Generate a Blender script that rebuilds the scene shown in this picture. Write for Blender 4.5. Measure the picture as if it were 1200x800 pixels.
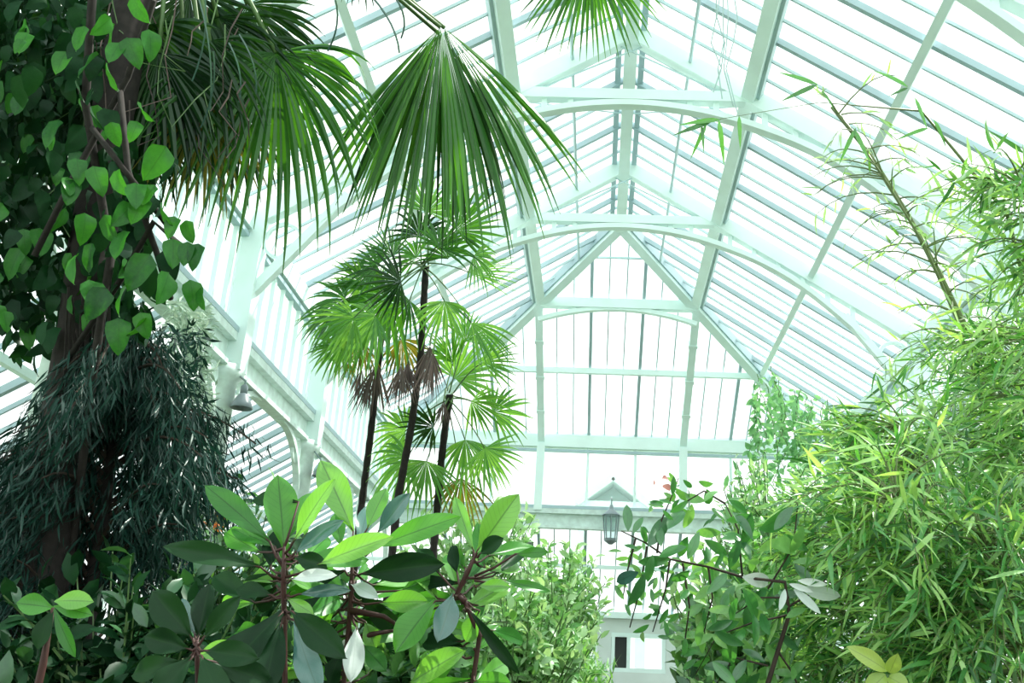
import bpy, math, random
import numpy as np
from mathutils import Vector, Matrix
R = random.Random(7)
for o in list(bpy.data.objects): bpy.data.objects.remove(o)
SC = bpy.context.scene
COL = SC.collection
# ------------------------------------------------------------------ camera
F_PX, PPX, PPY = 1167.0, 675.0, 400.0
PIT, YAW, ROL = 0.3554, -0.0307, 0.042
EYE = Vector((-0.2, 0.0, 1.6))
_r0 = Vector((math.cos(YAW), -math.sin(YAW), 0)); _f0 = Vector((math.sin(YAW), math.cos(YAW), 0)); _z = Vector((0, 0, 1))
FWD = _f0*math.cos(PIT) + _z*math.sin(PIT)
_up = -_f0*math.sin(PIT) + _z*math.cos(PIT)
RGT = _r0*math.cos(ROL) + _up*math.sin(ROL)
UPV = _up*math.cos(ROL) - _r0*math.sin(ROL)
cam_d = bpy.data.cameras.new('camera'); cam = bpy.data.objects.new('camera', cam_d); COL.objects.link(cam)
cam.matrix_world = Matrix(((RGT.x, UPV.x, -FWD.x, EYE.x), (RGT.y, UPV.y, -FWD.y, EYE.y), (RGT.z, UPV.z, -FWD.z, EYE.z), (0, 0, 0, 1)))
cam_d.sensor_width = 36.0; cam_d.lens = F_PX*36/1200; cam_d.shift_x = -(PPX-600)/1200
cam_d.clip_end = 500
SC.camera = cam
# ------------------------------------------------------------------ sky, sun, exposure
W = bpy.data.worlds.new('sky'); SC.world = W; W.use_nodes = True
bg = W.node_tree.nodes['Background']; bg.inputs[0].default_value = (0.93, 1.0, 0.985, 1); bg.inputs[1].default_value = 1.35
sd = bpy.data.lights.new('sun', 'SUN'); sd.energy = 6.0; sd.angle = math.radians(1.0); sd.color = (1.0, 0.96, 0.86)
sun = bpy.data.objects.new('sun', sd); COL.objects.link(sun)
az, el = math.radians(62), math.radians(56)          # azimuth from straight ahead towards the right
sdir = Vector((math.sin(az)*math.cos(el), math.cos(az)*math.cos(el), math.sin(el)))
sun.rotation_euler = sdir.to_track_quat('Z', 'Y').to_euler()
vs = SC.view_settings; vs.view_transform = 'Standard'; vs.look = 'None'; vs.gamma = 1.0; vs.exposure = 0.5; vs.use_curve_mapping = False
SC.cycles.transparent_max_bounces = 16
# ------------------------------------------------------------------ helpers
def pt(px, py, d):                    # a measured image position at depth d -> place in the house
    return EYE + d*(FWD + RGT*((px-PPX)/F_PX) + UPV*((PPY-py)/F_PX))
def at_x(px, py, X):
    v = pt(px, py, 1) - EYE; return EYE + v*((X-EYE.x)/v.x)
def at_y(px, py, Y):
    v = pt(px, py, 1) - EYE; return EYE + v*((Y-EYE.y)/v.y)

def link(name, me, m=None, parent=None):
    o = bpy.data.objects.new(name, me); COL.objects.link(o)
    if m is not None and me is not None and len(me.materials) == 0: me.materials.append(m)
    if parent is not None: o.parent = parent
    return o
def tag(o, label=None, cat=None, group=None, kind=None):
    if label: o['label'] = label
    if cat: o['category'] = cat
    if group: o['group'] = group
    if kind: o['kind'] = kind
    return o
def thing(name, label, cat, loc=(0, 0, 0), group=None, kind=None):
    o = bpy.data.objects.new(name, None); COL.objects.link(o); o.location = loc
    o.empty_display_size = 0.1
    return tag(o, label, cat, group, kind)

class MB:
    """collects vertices and faces; build() makes one mesh object, vertices given in world space"""
    def __init__(s): s.v = []; s.f = []; s.uv = None
    def add(s, vs, fs):
        n = len(s.v); s.v.extend(tuple(x) for x in vs); s.f.extend(tuple(i+n for i in f) for f in fs); return s
    def beam(s, a, b, w, h, up=(0, 0, 1)):
        a = Vector(a); b = Vector(b); d = (b-a).normalized(); up = Vector(up)
        x = d.cross(up)
        if x.length < 1e-4: x = d.cross(Vector((1, 0, 0)))
        x.normalize(); y = x.cross(d).normalized()
        vs = []
        for p in (a, b):
            for sx, sy in ((-1, -1), (1, -1), (1, 1), (-1, 1)): vs.append(p + x*(sx*w/2) + y*(sy*h/2))
        return s.add(vs, [(0, 1, 2, 3), (7, 6, 5, 4), (0, 4, 5, 1), (1, 5, 6, 2), (2, 6, 7, 3), (3, 7, 4, 0)])
    def tube(s, pts, rad, n=6, cap=True):
        pts = [Vector(p) for p in pts]; rings = []
        if not hasattr(rad, '__len__'): rad = [rad]*len(pts)
        ref = Vector((0.31, 0.87, 0.39))
        base = len(s.v); vs = []; fs = []
        for i, p in enumerate(pts):
            d = (pts[min(i+1, len(pts)-1)] - pts[max(i-1, 0)])
            d = d.normalized() if d.length > 1e-9 else Vector((0, 0, 1))
            x = d.cross(ref); x = x.normalized() if x.length > 1e-4 else Vector((1, 0, 0)); y = d.cross(x)
            for k in range(n):
                a = 2*math.pi*k/n; vs.append(p + (x*math.cos(a) + y*math.sin(a))*rad[i])
        for i in range(len(pts)-1):
            for k in range(n):
                k2 = (k+1) % n; fs.append((i*n+k, i*n+k2, (i+1)*n+k2, (i+1)*n+k))
        if cap:
            fs.append(tuple(range(n-1, -1, -1))); fs.append(tuple((len(pts)-1)*n+k for k in range(n)))
        return s.add(vs, fs)
    def lathe(s, c, prof, n=20):
        c = Vector(c); vs = []; fs = []
        for r, z in prof:
            for k in range(n):
                a = 2*math.pi*k/n; vs.append(c + Vector((r*math.cos(a), r*math.sin(a), z)))
        for i in range(len(prof)-1):
            for k in range(n):
                k2 = (k+1) % n; fs.append((i*n+k, i*n+k2, (i+1)*n+k2, (i+1)*n+k))
        return s.add(vs, fs)
    def arc_strip(s, pts, nrm, w, h):
        """a flat bar bent along pts: w across (along nrm), h deep"""
        pts = [Vector(p) for p in pts]; nrm = Vector(nrm).normalized(); vs = []; fs = []
        for i, p in enumerate(pts):
            d = (pts[min(i+1, len(pts)-1)] - pts[max(i-1, 0)]).normalized(); y = nrm.cross(d).normalized()
            for sx, sy in ((-1, -1), (1, -1), (1, 1), (-1, 1)): vs.append(p + nrm*(sx*w/2) + y*(sy*h/2))
        for i in range(len(pts)-1):
            for k in range(4):
                k2 = (k+1) % 4; fs.append((i*4+k, i*4+k2, (i+1)*4+k2, (i+1)*4+k))
        e = (len(pts)-1)*4
        fs += [(3, 2, 1, 0), (e, e+1, e+2, e+3)]
        return s.add(vs, fs)
    def slab(s, poly, nrm, t):
        nrm = Vector(nrm).normalized()*t/2; n = len(poly); poly = [Vector(p) for p in poly]
        return s.add([p-nrm for p in poly]+[p+nrm for p in poly],
                     [tuple(range(n-1, -1, -1)), tuple(range(n, 2*n))]+[(i, (i+1) % n, n+(i+1) % n, n+i) for i in range(n)])
    def mesh(s, name, smooth=False):
        me = bpy.data.meshes.new(name); me.from_pydata(s.v, [], s.f)
        if smooth: me.polygons.foreach_set('use_smooth', [True]*len(me.polygons))
        return me
    def build(s, name, m, parent=None, smooth=False):
        o = link(name, s.mesh(name, smooth), m, parent)
        if parent is not None:
            off = Vector((0, 0, 0)); p = parent
            while p is not None: off += p.location; p = p.parent
            o.location = -off
        return o
# ------------------------------------------------------------------ materials
def nmat(name):
    m = bpy.data.materials.new(name); m.use_nodes = True; nt = m.node_tree; nt.nodes.clear()
    out = nt.nodes.new('ShaderNodeOutputMaterial'); return m, nt, out
def paint(name, col, rough=0.5, var=0.12, scale=3.0):
    m, nt, out = nmat(name); N = nt.nodes.new; L = nt.links.new
    b = N('ShaderNodeBsdfPrincipled'); b.inputs['Roughness'].default_value = rough
    tc = N('ShaderNodeTexCoord'); nz = N('ShaderNodeTexNoise'); nz.inputs['Scale'].default_value = scale; nz.inputs['Detail'].default_value = 5
    L(tc.outputs['Object'], nz.inputs['Vector'])
    cr = N('ShaderNodeValToRGB'); cr.color_ramp.elements[0].position = .35; cr.color_ramp.elements[1].position = .7
    cr.color_ramp.elements[0].color = tuple(c*(1-var) for c in col)+(1,); cr.color_ramp.elements[1].color = tuple(col)+(1,)
    L(nz.outputs['Fac'], cr.inputs['Fac']); L(cr.outputs['Color'], b.inputs['Base Color']); L(b.outputs[0], out.inputs[0]); return m
def leafmat(name, c0, c1, trans=0.4, tcol=None, rough=0.35, gloss=0.08, vein=0.0):
    m, nt, out = nmat(name); N = nt.nodes.new; L = nt.links.new
    geo = N('ShaderNodeNewGeometry'); oi = N('ShaderNodeObjectInfo')
    ad = N('ShaderNodeMath'); ad.operation = 'ADD'; L(geo.outputs['Random Per Island'], ad.inputs[0]); L(oi.outputs['Random'], ad.inputs[1])
    fr = N('ShaderNodeMath'); fr.operation = 'FRACT'; L(ad.outputs[0], fr.inputs[0])
    tc = N('ShaderNodeTexCoord'); nz = N('ShaderNodeTexNoise'); nz.inputs['Scale'].default_value = 9; nz.inputs['Detail'].default_value = 3
    L(tc.outputs['Object'], nz.inputs['Vector'])
    mx0 = N('ShaderNodeMath'); mx0.operation = 'MULTIPLY_ADD'; mx0.inputs[1].default_value = .5; L(nz.outputs['Fac'], mx0.inputs[0])
    hf = N('ShaderNodeMath'); hf.operation = 'MULTIPLY'; hf.inputs[1].default_value = .7; L(fr.outputs[0], hf.inputs[0]); L(hf.outputs[0], mx0.inputs[2])
    cr = N('ShaderNodeValToRGB'); cr.color_ramp.elements[0].position = .1; cr.color_ramp.elements[1].position = .9
    cr.color_ramp.elements[0].color = tuple(c0)+(1,); cr.color_ramp.elements[1].color = tuple(c1)+(1,)
    L(mx0.outputs[0], cr.inputs['Fac'])
    colr = cr.outputs['Color']
    if vein > 0:
        uv = N('ShaderNodeAttribute'); uv.attribute_name = 'leafuv'
        sp = N('ShaderNodeSeparateXYZ'); L(uv.outputs['Vector'], sp.inputs[0])
        ab = N('ShaderNodeMath'); ab.operation = 'ABSOLUTE'; L(sp.outputs[0], ab.inputs[0])
        lt = N('ShaderNodeMath'); lt.operation = 'LESS_THAN'; lt.inputs[1].default_value = .055; L(ab.outputs[0], lt.inputs[0])
        # side veins: v*14 - |u|*2.5 -> thin lines
        a1 = N('ShaderNodeMath'); a1.operation = 'MULTIPLY'; a1.inputs[1].default_value = 12; L(sp.outputs[1], a1.inputs[0])
        a2 = N('ShaderNodeMath'); a2.operation = 'MULTIPLY_ADD'; a2.inputs[1].default_value = -2.2; L(ab.outputs[0], a2.inputs[0]); L(a1.outputs[0], a2.inputs[2])
        f2 = N('ShaderNodeMath'); f2.operation = 'FRACT'; L(a2.outputs[0], f2.inputs[0])
        l2 = N('ShaderNodeMath'); l2.operation = 'LESS_THAN'; l2.inputs[1].default_value = .1; L(f2.outputs[0], l2.inputs[0])
        l3 = N('ShaderNodeMath'); l3.operation = 'MULTIPLY'; l3.inputs[1].default_value = .35; L(l2.outputs[0], l3.inputs[0])
        mxm = N('ShaderNodeMath'); mxm.operation = 'MAXIMUM'; L(lt.outputs[0], mxm.inputs[0]); L(l3.outputs[0], mxm.inputs[1])
        vm = N('ShaderNodeMix'); vm.data_type = 'RGBA'; vs_ = N('ShaderNodeMath'); vs_.operation = 'MULTIPLY'; vs_.inputs[1].default_value = vein
        L(mxm.outputs[0], vs_.inputs[0]); L(vs_.outputs[0], vm.inputs[0]); L(colr, vm.inputs[6]); vm.inputs[7].default_value = (.02, .07, .02, 1)
        colr = vm.outputs[2]
    df = N('ShaderNodeBsdfDiffuse'); L(colr, df.inputs[0])
    tr = N('ShaderNodeBsdfTranslucent')
    tm = N('ShaderNodeMix'); tm.data_type = 'RGBA'; tm.blend_type = 'MULTIPLY'; tm.inputs[0].default_value = 1.0
    L(colr, tm.inputs[6]); t = tcol or (1.6, 1.5, .6); tm.inputs[7].default_value = tuple(t)+(1,)
    L(tm.outputs[2], tr.inputs[0])
    m1 = N('ShaderNodeMixShader'); m1.inputs[0].default_value = trans; L(df.outputs[0], m1.inputs[1]); L(tr.outputs[0], m1.inputs[2])
    gl = N('ShaderNodeBsdfGlossy'); gl.inputs['Roughness'].default_value = rough; gl.inputs[0].default_value = (.92, 1, .98, 1)
    lw = N('ShaderNodeLayerWeight'); lw.inputs[0].default_value = .25
    gm = N('ShaderNodeMath'); gm.operation = 'MULTIPLY_ADD'; gm.inputs[1].default_value = gloss*3; gm.inputs[2].default_value = gloss*.5; L(lw.outputs['Fresnel'], gm.inputs[0])
    m2 = N('ShaderNodeMixShader'); L(gm.outputs[0], m2.inputs[0]); L(m1.outputs[0], m2.inputs[1]); L(gl.outputs[0], m2.inputs[2])
    L(m2.outputs[0], out.inputs[0]); return m
def glassmat(name, tcol=(.985, .995, .99), gloss=.025, haze=.03):
    m, nt, out = nmat(name); N = nt.nodes.new; L = nt.links.new
    tp = N('ShaderNodeBsdfTransparent'); tp.inputs[0].default_value = tuple(tcol)+(1,)
    tl = N('ShaderNodeBsdfTranslucent'); tl.inputs[0].default_value = (.9, .95, .95, 1)
    m1 = N('ShaderNodeMixShader'); m1.inputs[0].default_value = haze; L(tp.outputs[0], m1.inputs[1]); L(tl.outputs[0], m1.inputs[2])
    gl = N('ShaderNodeBsdfGlossy'); gl.inputs['Roughness'].default_value = .05
    m2 = N('ShaderNodeMixShader'); m2.inputs[0].default_value = gloss; L(m1.outputs[0], m2.inputs[1]); L(gl.outputs[0], m2.inputs[2])
    L(m2.outputs[0], out.inputs[0]); return m
M = {}
M['white'] = paint('mint white paint', (.80, .95, .94), .45, .08, 2.5)
M['rust'] = paint('weathered white paint', (.74, .88, .85), .55, .22, 9)
M['bar'] = paint('backlight greyed bar paint', (.52, .68, .72), .5, .1, 3)  # white bars seen against the sky: backlit darkness put into the paint colour
M['bardark'] = paint('backlight darkened bar paint', (.42, .56, .62), .5, .1, 3)  # darker copy for thick bars and strips, backlight shade put into the colour
M['glass'] = glassmat('roof glass')
M['clglass'] = glassmat('hazy clerestory glass', (.93, .98, .975), .05, .22)
M['dark'] = paint('dark opening', (.03, .035, .035), .6)
M['lampmetal'] = paint('grey lamp metal', (.22, .27, .30), .35, .15)
M['lampglass'] = glassmat('lamp glass', (.7, .8, .8), .12, .15)
M['iron'] = paint('green grey iron', (.20, .27, .28), .5)
M['soil'] = paint('dark soil', (.06, .05, .035), .9, .5, 4)
M['lawn'] = paint('mown lawn', (.20, .32, .14), .9, .3, .5)
M['masonry'] = paint('pale rendered wall', (.72, .80, .78), .7, .12, 2)
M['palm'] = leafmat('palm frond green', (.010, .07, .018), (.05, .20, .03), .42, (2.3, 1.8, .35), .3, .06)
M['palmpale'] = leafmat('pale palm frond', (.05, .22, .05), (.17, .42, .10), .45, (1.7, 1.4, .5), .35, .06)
M['palmdark'] = leafmat('dark palm frond', (.004, .022, .008), (.015, .065, .016), .25, (2.2, 1.8, .3), .3, .05)  # dark green frond copy, shade of the left crown put into its colour
M['palmdead'] = leafmat('dead palm frond', (.06, .05, .05), (.16, .12, .11), .2, (1, .8, .6), .6, .02)
M['palmbrown'] = leafmat('browning palm frond', (.10, .13, .02), (.25, .24, .05), .35, (1.3, 1.1, .4), .5, .03)
M['trunk'] = paint('fibrous dark trunk', (.026, .021, .019), .9, .5, 30)
M['petiole'] = paint('green petiole', (.10, .20, .06), .5, .3, 8)
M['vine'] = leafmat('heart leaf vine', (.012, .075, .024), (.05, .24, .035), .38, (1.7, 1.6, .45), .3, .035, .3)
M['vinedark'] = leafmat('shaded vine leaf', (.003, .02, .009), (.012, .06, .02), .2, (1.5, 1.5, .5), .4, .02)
M['wood'] = paint('brown twig', (.055, .038, .028), .8, .4, 12)
M['redstem'] = paint('dark red stem', (.065, .022, .018), .6, .4, 14)
M['cypress'] = leafmat('dark weeping conifer', (.003, .016, .013), (.014, .06, .045), .15, (1, 1.2, .8), .35, .03)  # dark species green, deepened in colour for the shade on the left
M['moss'] = leafmat('pale grey lichen tuft', (.20, .32, .24), (.48, .60, .50), .3, (1, 1, .9), .7, .02)
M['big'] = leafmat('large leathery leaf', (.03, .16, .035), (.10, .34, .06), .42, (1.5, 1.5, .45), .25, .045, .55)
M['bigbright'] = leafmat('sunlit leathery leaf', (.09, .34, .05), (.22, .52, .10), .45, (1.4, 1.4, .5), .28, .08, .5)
M['bigdark'] = leafmat('shaded leathery leaf', (.004, .022, .008), (.014, .055, .018), .18, (1.5, 1.5, .5), .4, .025, .3)  # darker copy of the leathery leaf, shade of undersides put into its colour
M['bigblue'] = leafmat('bluish leaf with painted sheen', (.03, .10, .085), (.08, .2, .18), .15, (1, 1.2, .9), .22, .14, .3)  # bluish tone; on the large leaves it paints their sheen into the colour
M['bigwhite'] = leafmat('pale silvery leaf and painted sheen', (.60, .72, .70), (.80, .88, .86), .3, (1, 1, 1), .4, .1, .1)  # silvery leaf tone; on the large leaves it paints white sheen and highlights
M['bush'] = leafmat('fresh bush leaf', (.07, .26, .06), (.22, .50, .16), .42, (1.4, 1.3, .6), .35, .09)
M['bushpale'] = leafmat('pale bush leaf', (.20, .42, .18), (.45, .68, .38), .42, (1.2, 1.15, .7), .4, .08)
M['bushdark'] = leafmat('deep green bush leaf', (.008, .05, .022), (.04, .15, .05), .28, (1.5, 1.4, .5), .3, .1)
M['camellia'] = leafmat('glossy mid green leaf', (.02, .12, .045), (.07, .28, .08), .4, (1.5, 1.4, .5), .28, .12, .3)
M['bamboo'] = leafmat('bamboo leaf', (.10, .36, .06), (.50, .82, .30), .45, (1.4, 1.25, .55), .35, .10)  # yellow green with the right side's sunlit brightness put into the colour
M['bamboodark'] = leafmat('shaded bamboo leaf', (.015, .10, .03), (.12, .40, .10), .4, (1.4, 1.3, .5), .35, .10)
M['culm'] = paint('green bamboo culm', (.16, .22, .08), .4, .3, 4)
M['creeper'] = leafmat('small creeper leaf', (.10, .30, .13), (.26, .52, .26), .4, (1.2, 1.2, .8), .4, .06)
M['redleaf'] = leafmat('reddish young leaf', (.25, .08, .07), (.50, .22, .18), .4, (1.2, .9, .8), .4, .05)
M['flower'] = leafmat('orange flower', (.65, .18, .03), (.9, .35, .08), .4, (1.1, 1, .8), .4, .05)
M['yellow'] = leafmat('yellow green leaf', (.35, .55, .10), (.5, .68, .16), .45, (1.2, 1.1, .6), .35, .08, .3)
# ================================================================== THE HOUSE
S = 3.0; Z0 = 1.6
HR, SL, X1, X2, XE, HB, YA, YT = 7.3583+Z0, 0.6312, 1.3368, 2.6037, 4.0526, 3.4485+Z0, 14.2904, 12.5416
XM = X1/2
YE = YA+XE                      # eave line of the hipped end
HE = HR-SL*XE
AIS = 2.6; SLA = 0.62           # the aisle's depth and roof slope
XA = XE+AIS; YO = YE+AIS; HA = HB-SLA*AIS
YS = YT-4*S                     # the near end of what is built
WP = S/9
def zr(X): return HR-SL*abs(X)
def clip(poly, a, b, c):        # keep a*x+b*y+c >= 0, in plan
    out = []
    for i, p in enumerate(poly):
        q = poly[(i+1) % len(poly)]; dp = a*p[0]+b*p[1]+c; dq = a*q[0]+b*q[1]+c
        if dp >= 0: out.append(p)
        if (dp >= 0) != (dq >= 0):
            t = dp/(dp-dq); out.append((p[0]+(q[0]-p[0])*t, p[1]+(q[1]-p[1])*t))
    return out
def area(p): return abs(sum(p[i][0]*p[(i+1) % len(p)][1]-p[(i+1) % len(p)][0]*p[i][1] for i in range(len(p))))/2
def struct(name, label, cat='roof'): return thing(name, label, cat, kind='structure')
def pane(poly, nrm, parent, m): MB().slab(poly, nrm, .005).build('pane', m, parent)

o = MB().slab([(-XA-.2, YS-6, 0), (XA+.2, YS-6, 0), (XA+.2, YO+.2, 0), (-XA-.2, YO+.2, 0)], (0, 0, 1), .1).build('floor', M['soil']); tag(o, 'dark soil floor of the planted glasshouse', 'floor', kind='structure'); o.location.z = -.05
o = MB().slab([(-90, -60, 0), (90, -60, 0), (90, 120, 0), (-90, 120, 0)], (0, 0, 1), .1).build('lawn', M['lawn']); tag(o, 'green lawn outside around the glasshouse', 'lawn', kind='structure'); o.location.z = -.16

# ---- the two long roof slopes
for sx, nm in ((-1, 'left'), (1, 'right')):
    rf = struct('roof_'+nm, '%s hand glazed roof slope between ridge and gutter' % nm)
    nrm = (sx*SL, 0, 1)
    nb0 = int(round((YT-YS)/WP)); nb1 = int((YE-YT)/WP)
    ys = [YT+k*WP for k in range(-nb0, nb1+1)]
    off = .10
    for k, y in zip(range(-nb0, nb1+1), ys):
        xa = max(0.02, y-YA)
        if k % 9 == 0 and k <= 0: continue                # a truss rafter carries this line
        thick = k % 3 == 0
        a = (sx*xa, y, zr(xa)+off); b = (sx*(XE+.1), y, zr(XE+.1)+off)
        if XE-xa < .15: continue
        MB().beam(a, b, .05 if thick else .02, .07 if thick else .034).build('glazing_bar', M['bardark' if thick else 'bar'], rf)
    rows = [0, X1, X2, XE+.1]
    for i, y in enumerate(ys):
        y2 = y+WP
        for r0, r1 in zip(rows, rows[1:]):
            pl = [(r0, y), (r1, y), (r1, y2), (r0, y2)]
            pl = clip(pl, 1, -1, YA)                       # X >= Y-YA
            if len(pl) < 3 or area(pl) < .01: continue
            pane([(sx*p[0], p[1], zr(p[0])+off+.035) for p in pl], nrm, rf, M['glass'])
    for xx, w, h, m, pn in ((X1, .15, .16, 'white', 'purlin'), (X2, .085, .10, 'white', 'purlin'), (XM, .028, .035, 'bar', 'purlin')):
        MB().beam((sx*xx, YS, zr(xx)), (sx*xx, YA+xx, zr(xx)), w, h, nrm).build(pn, M[m], rf)
    for xx in (X1,):
        MB().beam((sx*(xx+.10), YS, zr(xx+.1)+.05), (sx*(xx+.10), YA+xx, zr(xx+.1)+.05), .05, .10, nrm).build('purlin_flange', M['bar'], rf)
    # hip rafter
    MB().beam((0, YA, HR-.02), (sx*(XE), YE, HE-.02), .17, .20).build('hip_rafter', M['white'], rf)
    MB().beam((sx*.06, YA-.06, HR+.02), (sx*(XE+.06), YE-.06, HE+.03), .06, .16).build('hip_flange', M['bardark'], rf)
# ---- ridge
rd = struct('ridge_beam', 'broad white ridge beam running along the top of the roof', 'beam')
MB().beam((0, YS, HR-.06), (0, YA, HR-.06), .15, .22).build('ridge_board', M['white'], rd)
for sx in (-1, 1): MB().beam((sx*.14, YS, HR+.02), (sx*.14, YA, HR+.02), .07, .06).build('ridge_gap_strip', M['bardark'], rd)  # dark strips standing in for the shaded gaps beside the ridge board
# ---- hipped end
hp = struct('roof_end', 'triangular hipped glass roof at the far end')
wh = 2*X1/9
def zh(y): return HR-SL*(y-YA)
nrm = (0, SL, 1)
for k in range(-14, 14):
    x = (k+.5)*wh
    if abs(x) > XE-.15: continue
    j = k+.5
    if abs(abs(j)-4.5) < .1: continue
    thick = abs(abs(j) % 3 - 1.5) < .1
    MB().beam((x, YA+abs(x), zh(YA+abs(x))+.1), (x, YE+.1, zh(YE+.1)+.1), .055 if thick else .022, .08 if thick else .045, nrm).build('glazing_bar', M['bardark' if thick else 'bar'], hp)
rows = [YA, YA+X1, YA+X2, YE+.1]
for k in range(-14, 14):
    xa, xb = (k-.5)*wh, (k+.5)*wh
    for r0, r1 in zip(rows, rows[1:]):
        pl = [(xa, r0), (xb, r0), (xb, r1), (xa, r1)]
        pl = clip(clip(pl, 1, 1, -YA), -1, 1, -YA)
        if len(pl) < 3 or area(pl) < .01: continue
        pane([(p[0], p[1], zh(p[1])+.135) for p in pl], nrm, hp, M['glass'])
for sx in (-1, 1):
    MB().beam((sx*X1, YA+X1, zh(YA+X1)-.02), (sx*X1, YE, HE-.02), .13, .15, nrm).build('rafter', M['white'], hp)
    for t in (.25, .5, .75):
        y = YA+X1+(YE-YA-X1)*t
        MB().beam((sx*X1, y-.03, zh(y-.03)-.02), (sx*X1, y+.03, zh(y+.03)-.02), .16, .18, nrm).build('rafter_collar', M['white'], hp)
MB().beam((-X1, YA+X1, zr(X1)-.02), (X1, YA+X1, zr(X1)-.02), .14, .17).build('purlin', M['white'], hp)
MB().beam((-X1, YA+X1+.09, zr(X1)+.05), (X1, YA+X1+.09, zr(X1)+.05), .06, .06).build('purlin_flange', M['bardark'], hp)
MB().arc_strip([(X1*t, YA+X1, zr(X1)-.34+.24*(1-t*t)) for t in [i/10-1 for i in range(21)]], (0, 1, 0), .10, .07).build('arched_chord', M['white'], hp)
for t in (-.55, -.35, -.18, 0, .18, .35, .55):
    MB().beam((X1*t, YA+X1, zr(X1)-.36+.24*(1-t*t)), (X1*t, YA+X1, zr(X1)-.05), .06, .05, (0, 1, 0)).build('web_strut', M['white'], hp)
MB().beam((-X2, YA+X2, zr(X2)-.0), (X2, YA+X2, zr(X2)-.0), .085, .10).build('purlin', M['white'], hp)
MB().beam((-.47, YA+.62, zh(YA+.62)+.06), (.47, YA+.62, zh(YA+.62)+.06), .03, .03).build('cross_bar', M['bar'], hp)
# ---- eaves, clerestory, base girder
def gutter(name, a, b, label, side):
    a = Vector(a); b = Vector(b); g = struct(name, label, 'gutter'); s = Vector(side)
    MB().beam(a+Vector((0, 0, -.02)), b+Vector((0, 0, -.02)), .16, .24).build('gutter_beam', M['white'], g)
    MB().beam(a+Vector((0, 0, .13))+s*.08, b+Vector((0, 0, .13))+s*.08, .22, .05).build('gutter_lip', M['white'], g)
    MB().beam(a+Vector((0, 0, -.20))-s*.01, b+Vector((0, 0, -.20))-s*.01, .09, .05).build('gutter_flange', M['bardark'], g)
gutter('gutter_left', (-XE, YS, HE), (-XE, YE, HE), 'left eaves gutter beam above the clerestory panes', (-1, 0, 0))
gutter('gutter_right', (XE, YS, HE), (XE, YE, HE), 'right eaves gutter beam behind the bamboo', (1, 0, 0))
gutter('gutter_end', (-XE, YE, HE), (XE, YE, HE), 'eaves beam crossing below the hipped end', (0, 1, 0))
def girder(name, a, b, label, cols, side):
    a = Vector(a); b = Vector(b); s = Vector(side); g = struct(name, label, 'beam'); d = (b-a).normalized()
    MB().beam(a+Vector((0, 0, 0)), b, .22, .10).build('top_plate', M['rust'], g)
    MB().beam(a+Vector((0, 0, -.16)), b+Vector((0, 0, -.16)), .05, .24).build('web_plate', M['rust'], g)
    MB().beam(a+Vector((0, 0, -.29)), b+Vector((0, 0, -.29)), .16, .05).build('bottom_flange', M['rust'], g)
    MB().beam(a+Vector((0, 0, .07))-s*.10, b+Vector((0, 0, .07))-s*.10, .03, .06).build('top_rail', M['bardark'], g)
    for c0, c1 in zip(cols, cols[1:]):
        for base, sgn in ((c0, 1), (c1, -1)):
            pts = []
            for i in range(11):
                th = math.pi/2*i/10; pts.append(a+d*(base+sgn*(.08+1.0*(1-math.cos(th))))+Vector((0, 0, -1.15+.85*math.sin(th))))
            MB().arc_strip(pts, s, .08, .06).build('curved_bracket', M['rust'], g)
            ring = [a+d*(base+sgn*(.33+.15*math.cos(q)))+Vector((0, 0, -.50+.15*math.sin(q))) for q in [2*math.pi*i/14 for i in range(15)]]
            MB().tube(ring, .022, 5).build('bracket_ring', M['rust'], g)
ycols = [YT-4*S-YS+0.0] + [YT+k*S-YS for k in range(-3, 2)] + [YE-YS]
girder('girder_left', (-XE, YS, HB), (-XE, YE, HB), 'weathered white girder with curved brackets below left clerestory', ycols, (-1, 0, 0))
girder('girder_right', (XE, YS, HB), (XE, YE, HB), 'white girder below the right clerestory behind bamboo', ycols, (1, 0, 0))
girder('girder_end', (-XE, YE, HB), (XE, YE, HB), 'white girder crossing the far end above the lantern', [], (0, 1, 0))
for sx, nm in ((-1, 'left'), (1, 'right')):
    cl = struct('wall_'+nm, '%s clerestory wall of upright glass panes' % nm, 'wall')
    n = int((YE-YS)/WP)
    for k in range(n+1):
        y = YS+k*WP; thick = k % 3 == 0
        MB().beam((sx*XE, y, HB+.05), (sx*XE, y, HE-.14), .04 if thick else .022, .05, (1, 0, 0)).build('glazing_bar', M['white'], cl)
        if k < n: pane([(sx*(XE+.02), y, HB), (sx*(XE+.02), y+WP, HB), (sx*(XE+.02), y+WP, HE-.1), (sx*(XE+.02), y, HE-.1)], (1, 0, 0), cl, M['clglass'])
ce = struct('wall_end', 'far clerestory wall of large panes under the hipped end', 'wall')
xs = [-XE+i*2*XE/12 for i in range(13)]
xs = sorted([x for x in [(k*3+1.5)*wh for k in range(-5, 5)] if abs(x) < XE]+[-XE, XE])
for x, x2 in zip(xs, xs[1:]+[None]):
    post = abs(abs(x)-X1) < .05
    MB().beam((x, YE-(.06 if post else 0), HB), (x, YE-(.06 if post else 0), HE-.1), .15 if post else .05, .16 if post else .06, (0, 1, 0)).build('mullion', M['white'], ce)
    if x2: pane([(x, YE+.02, HB), (x2, YE+.02, HB), (x2, YE+.02, HE-.1), (x, YE+.02, HE-.1)], (0, 1, 0), ce, M['glass'])
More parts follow.
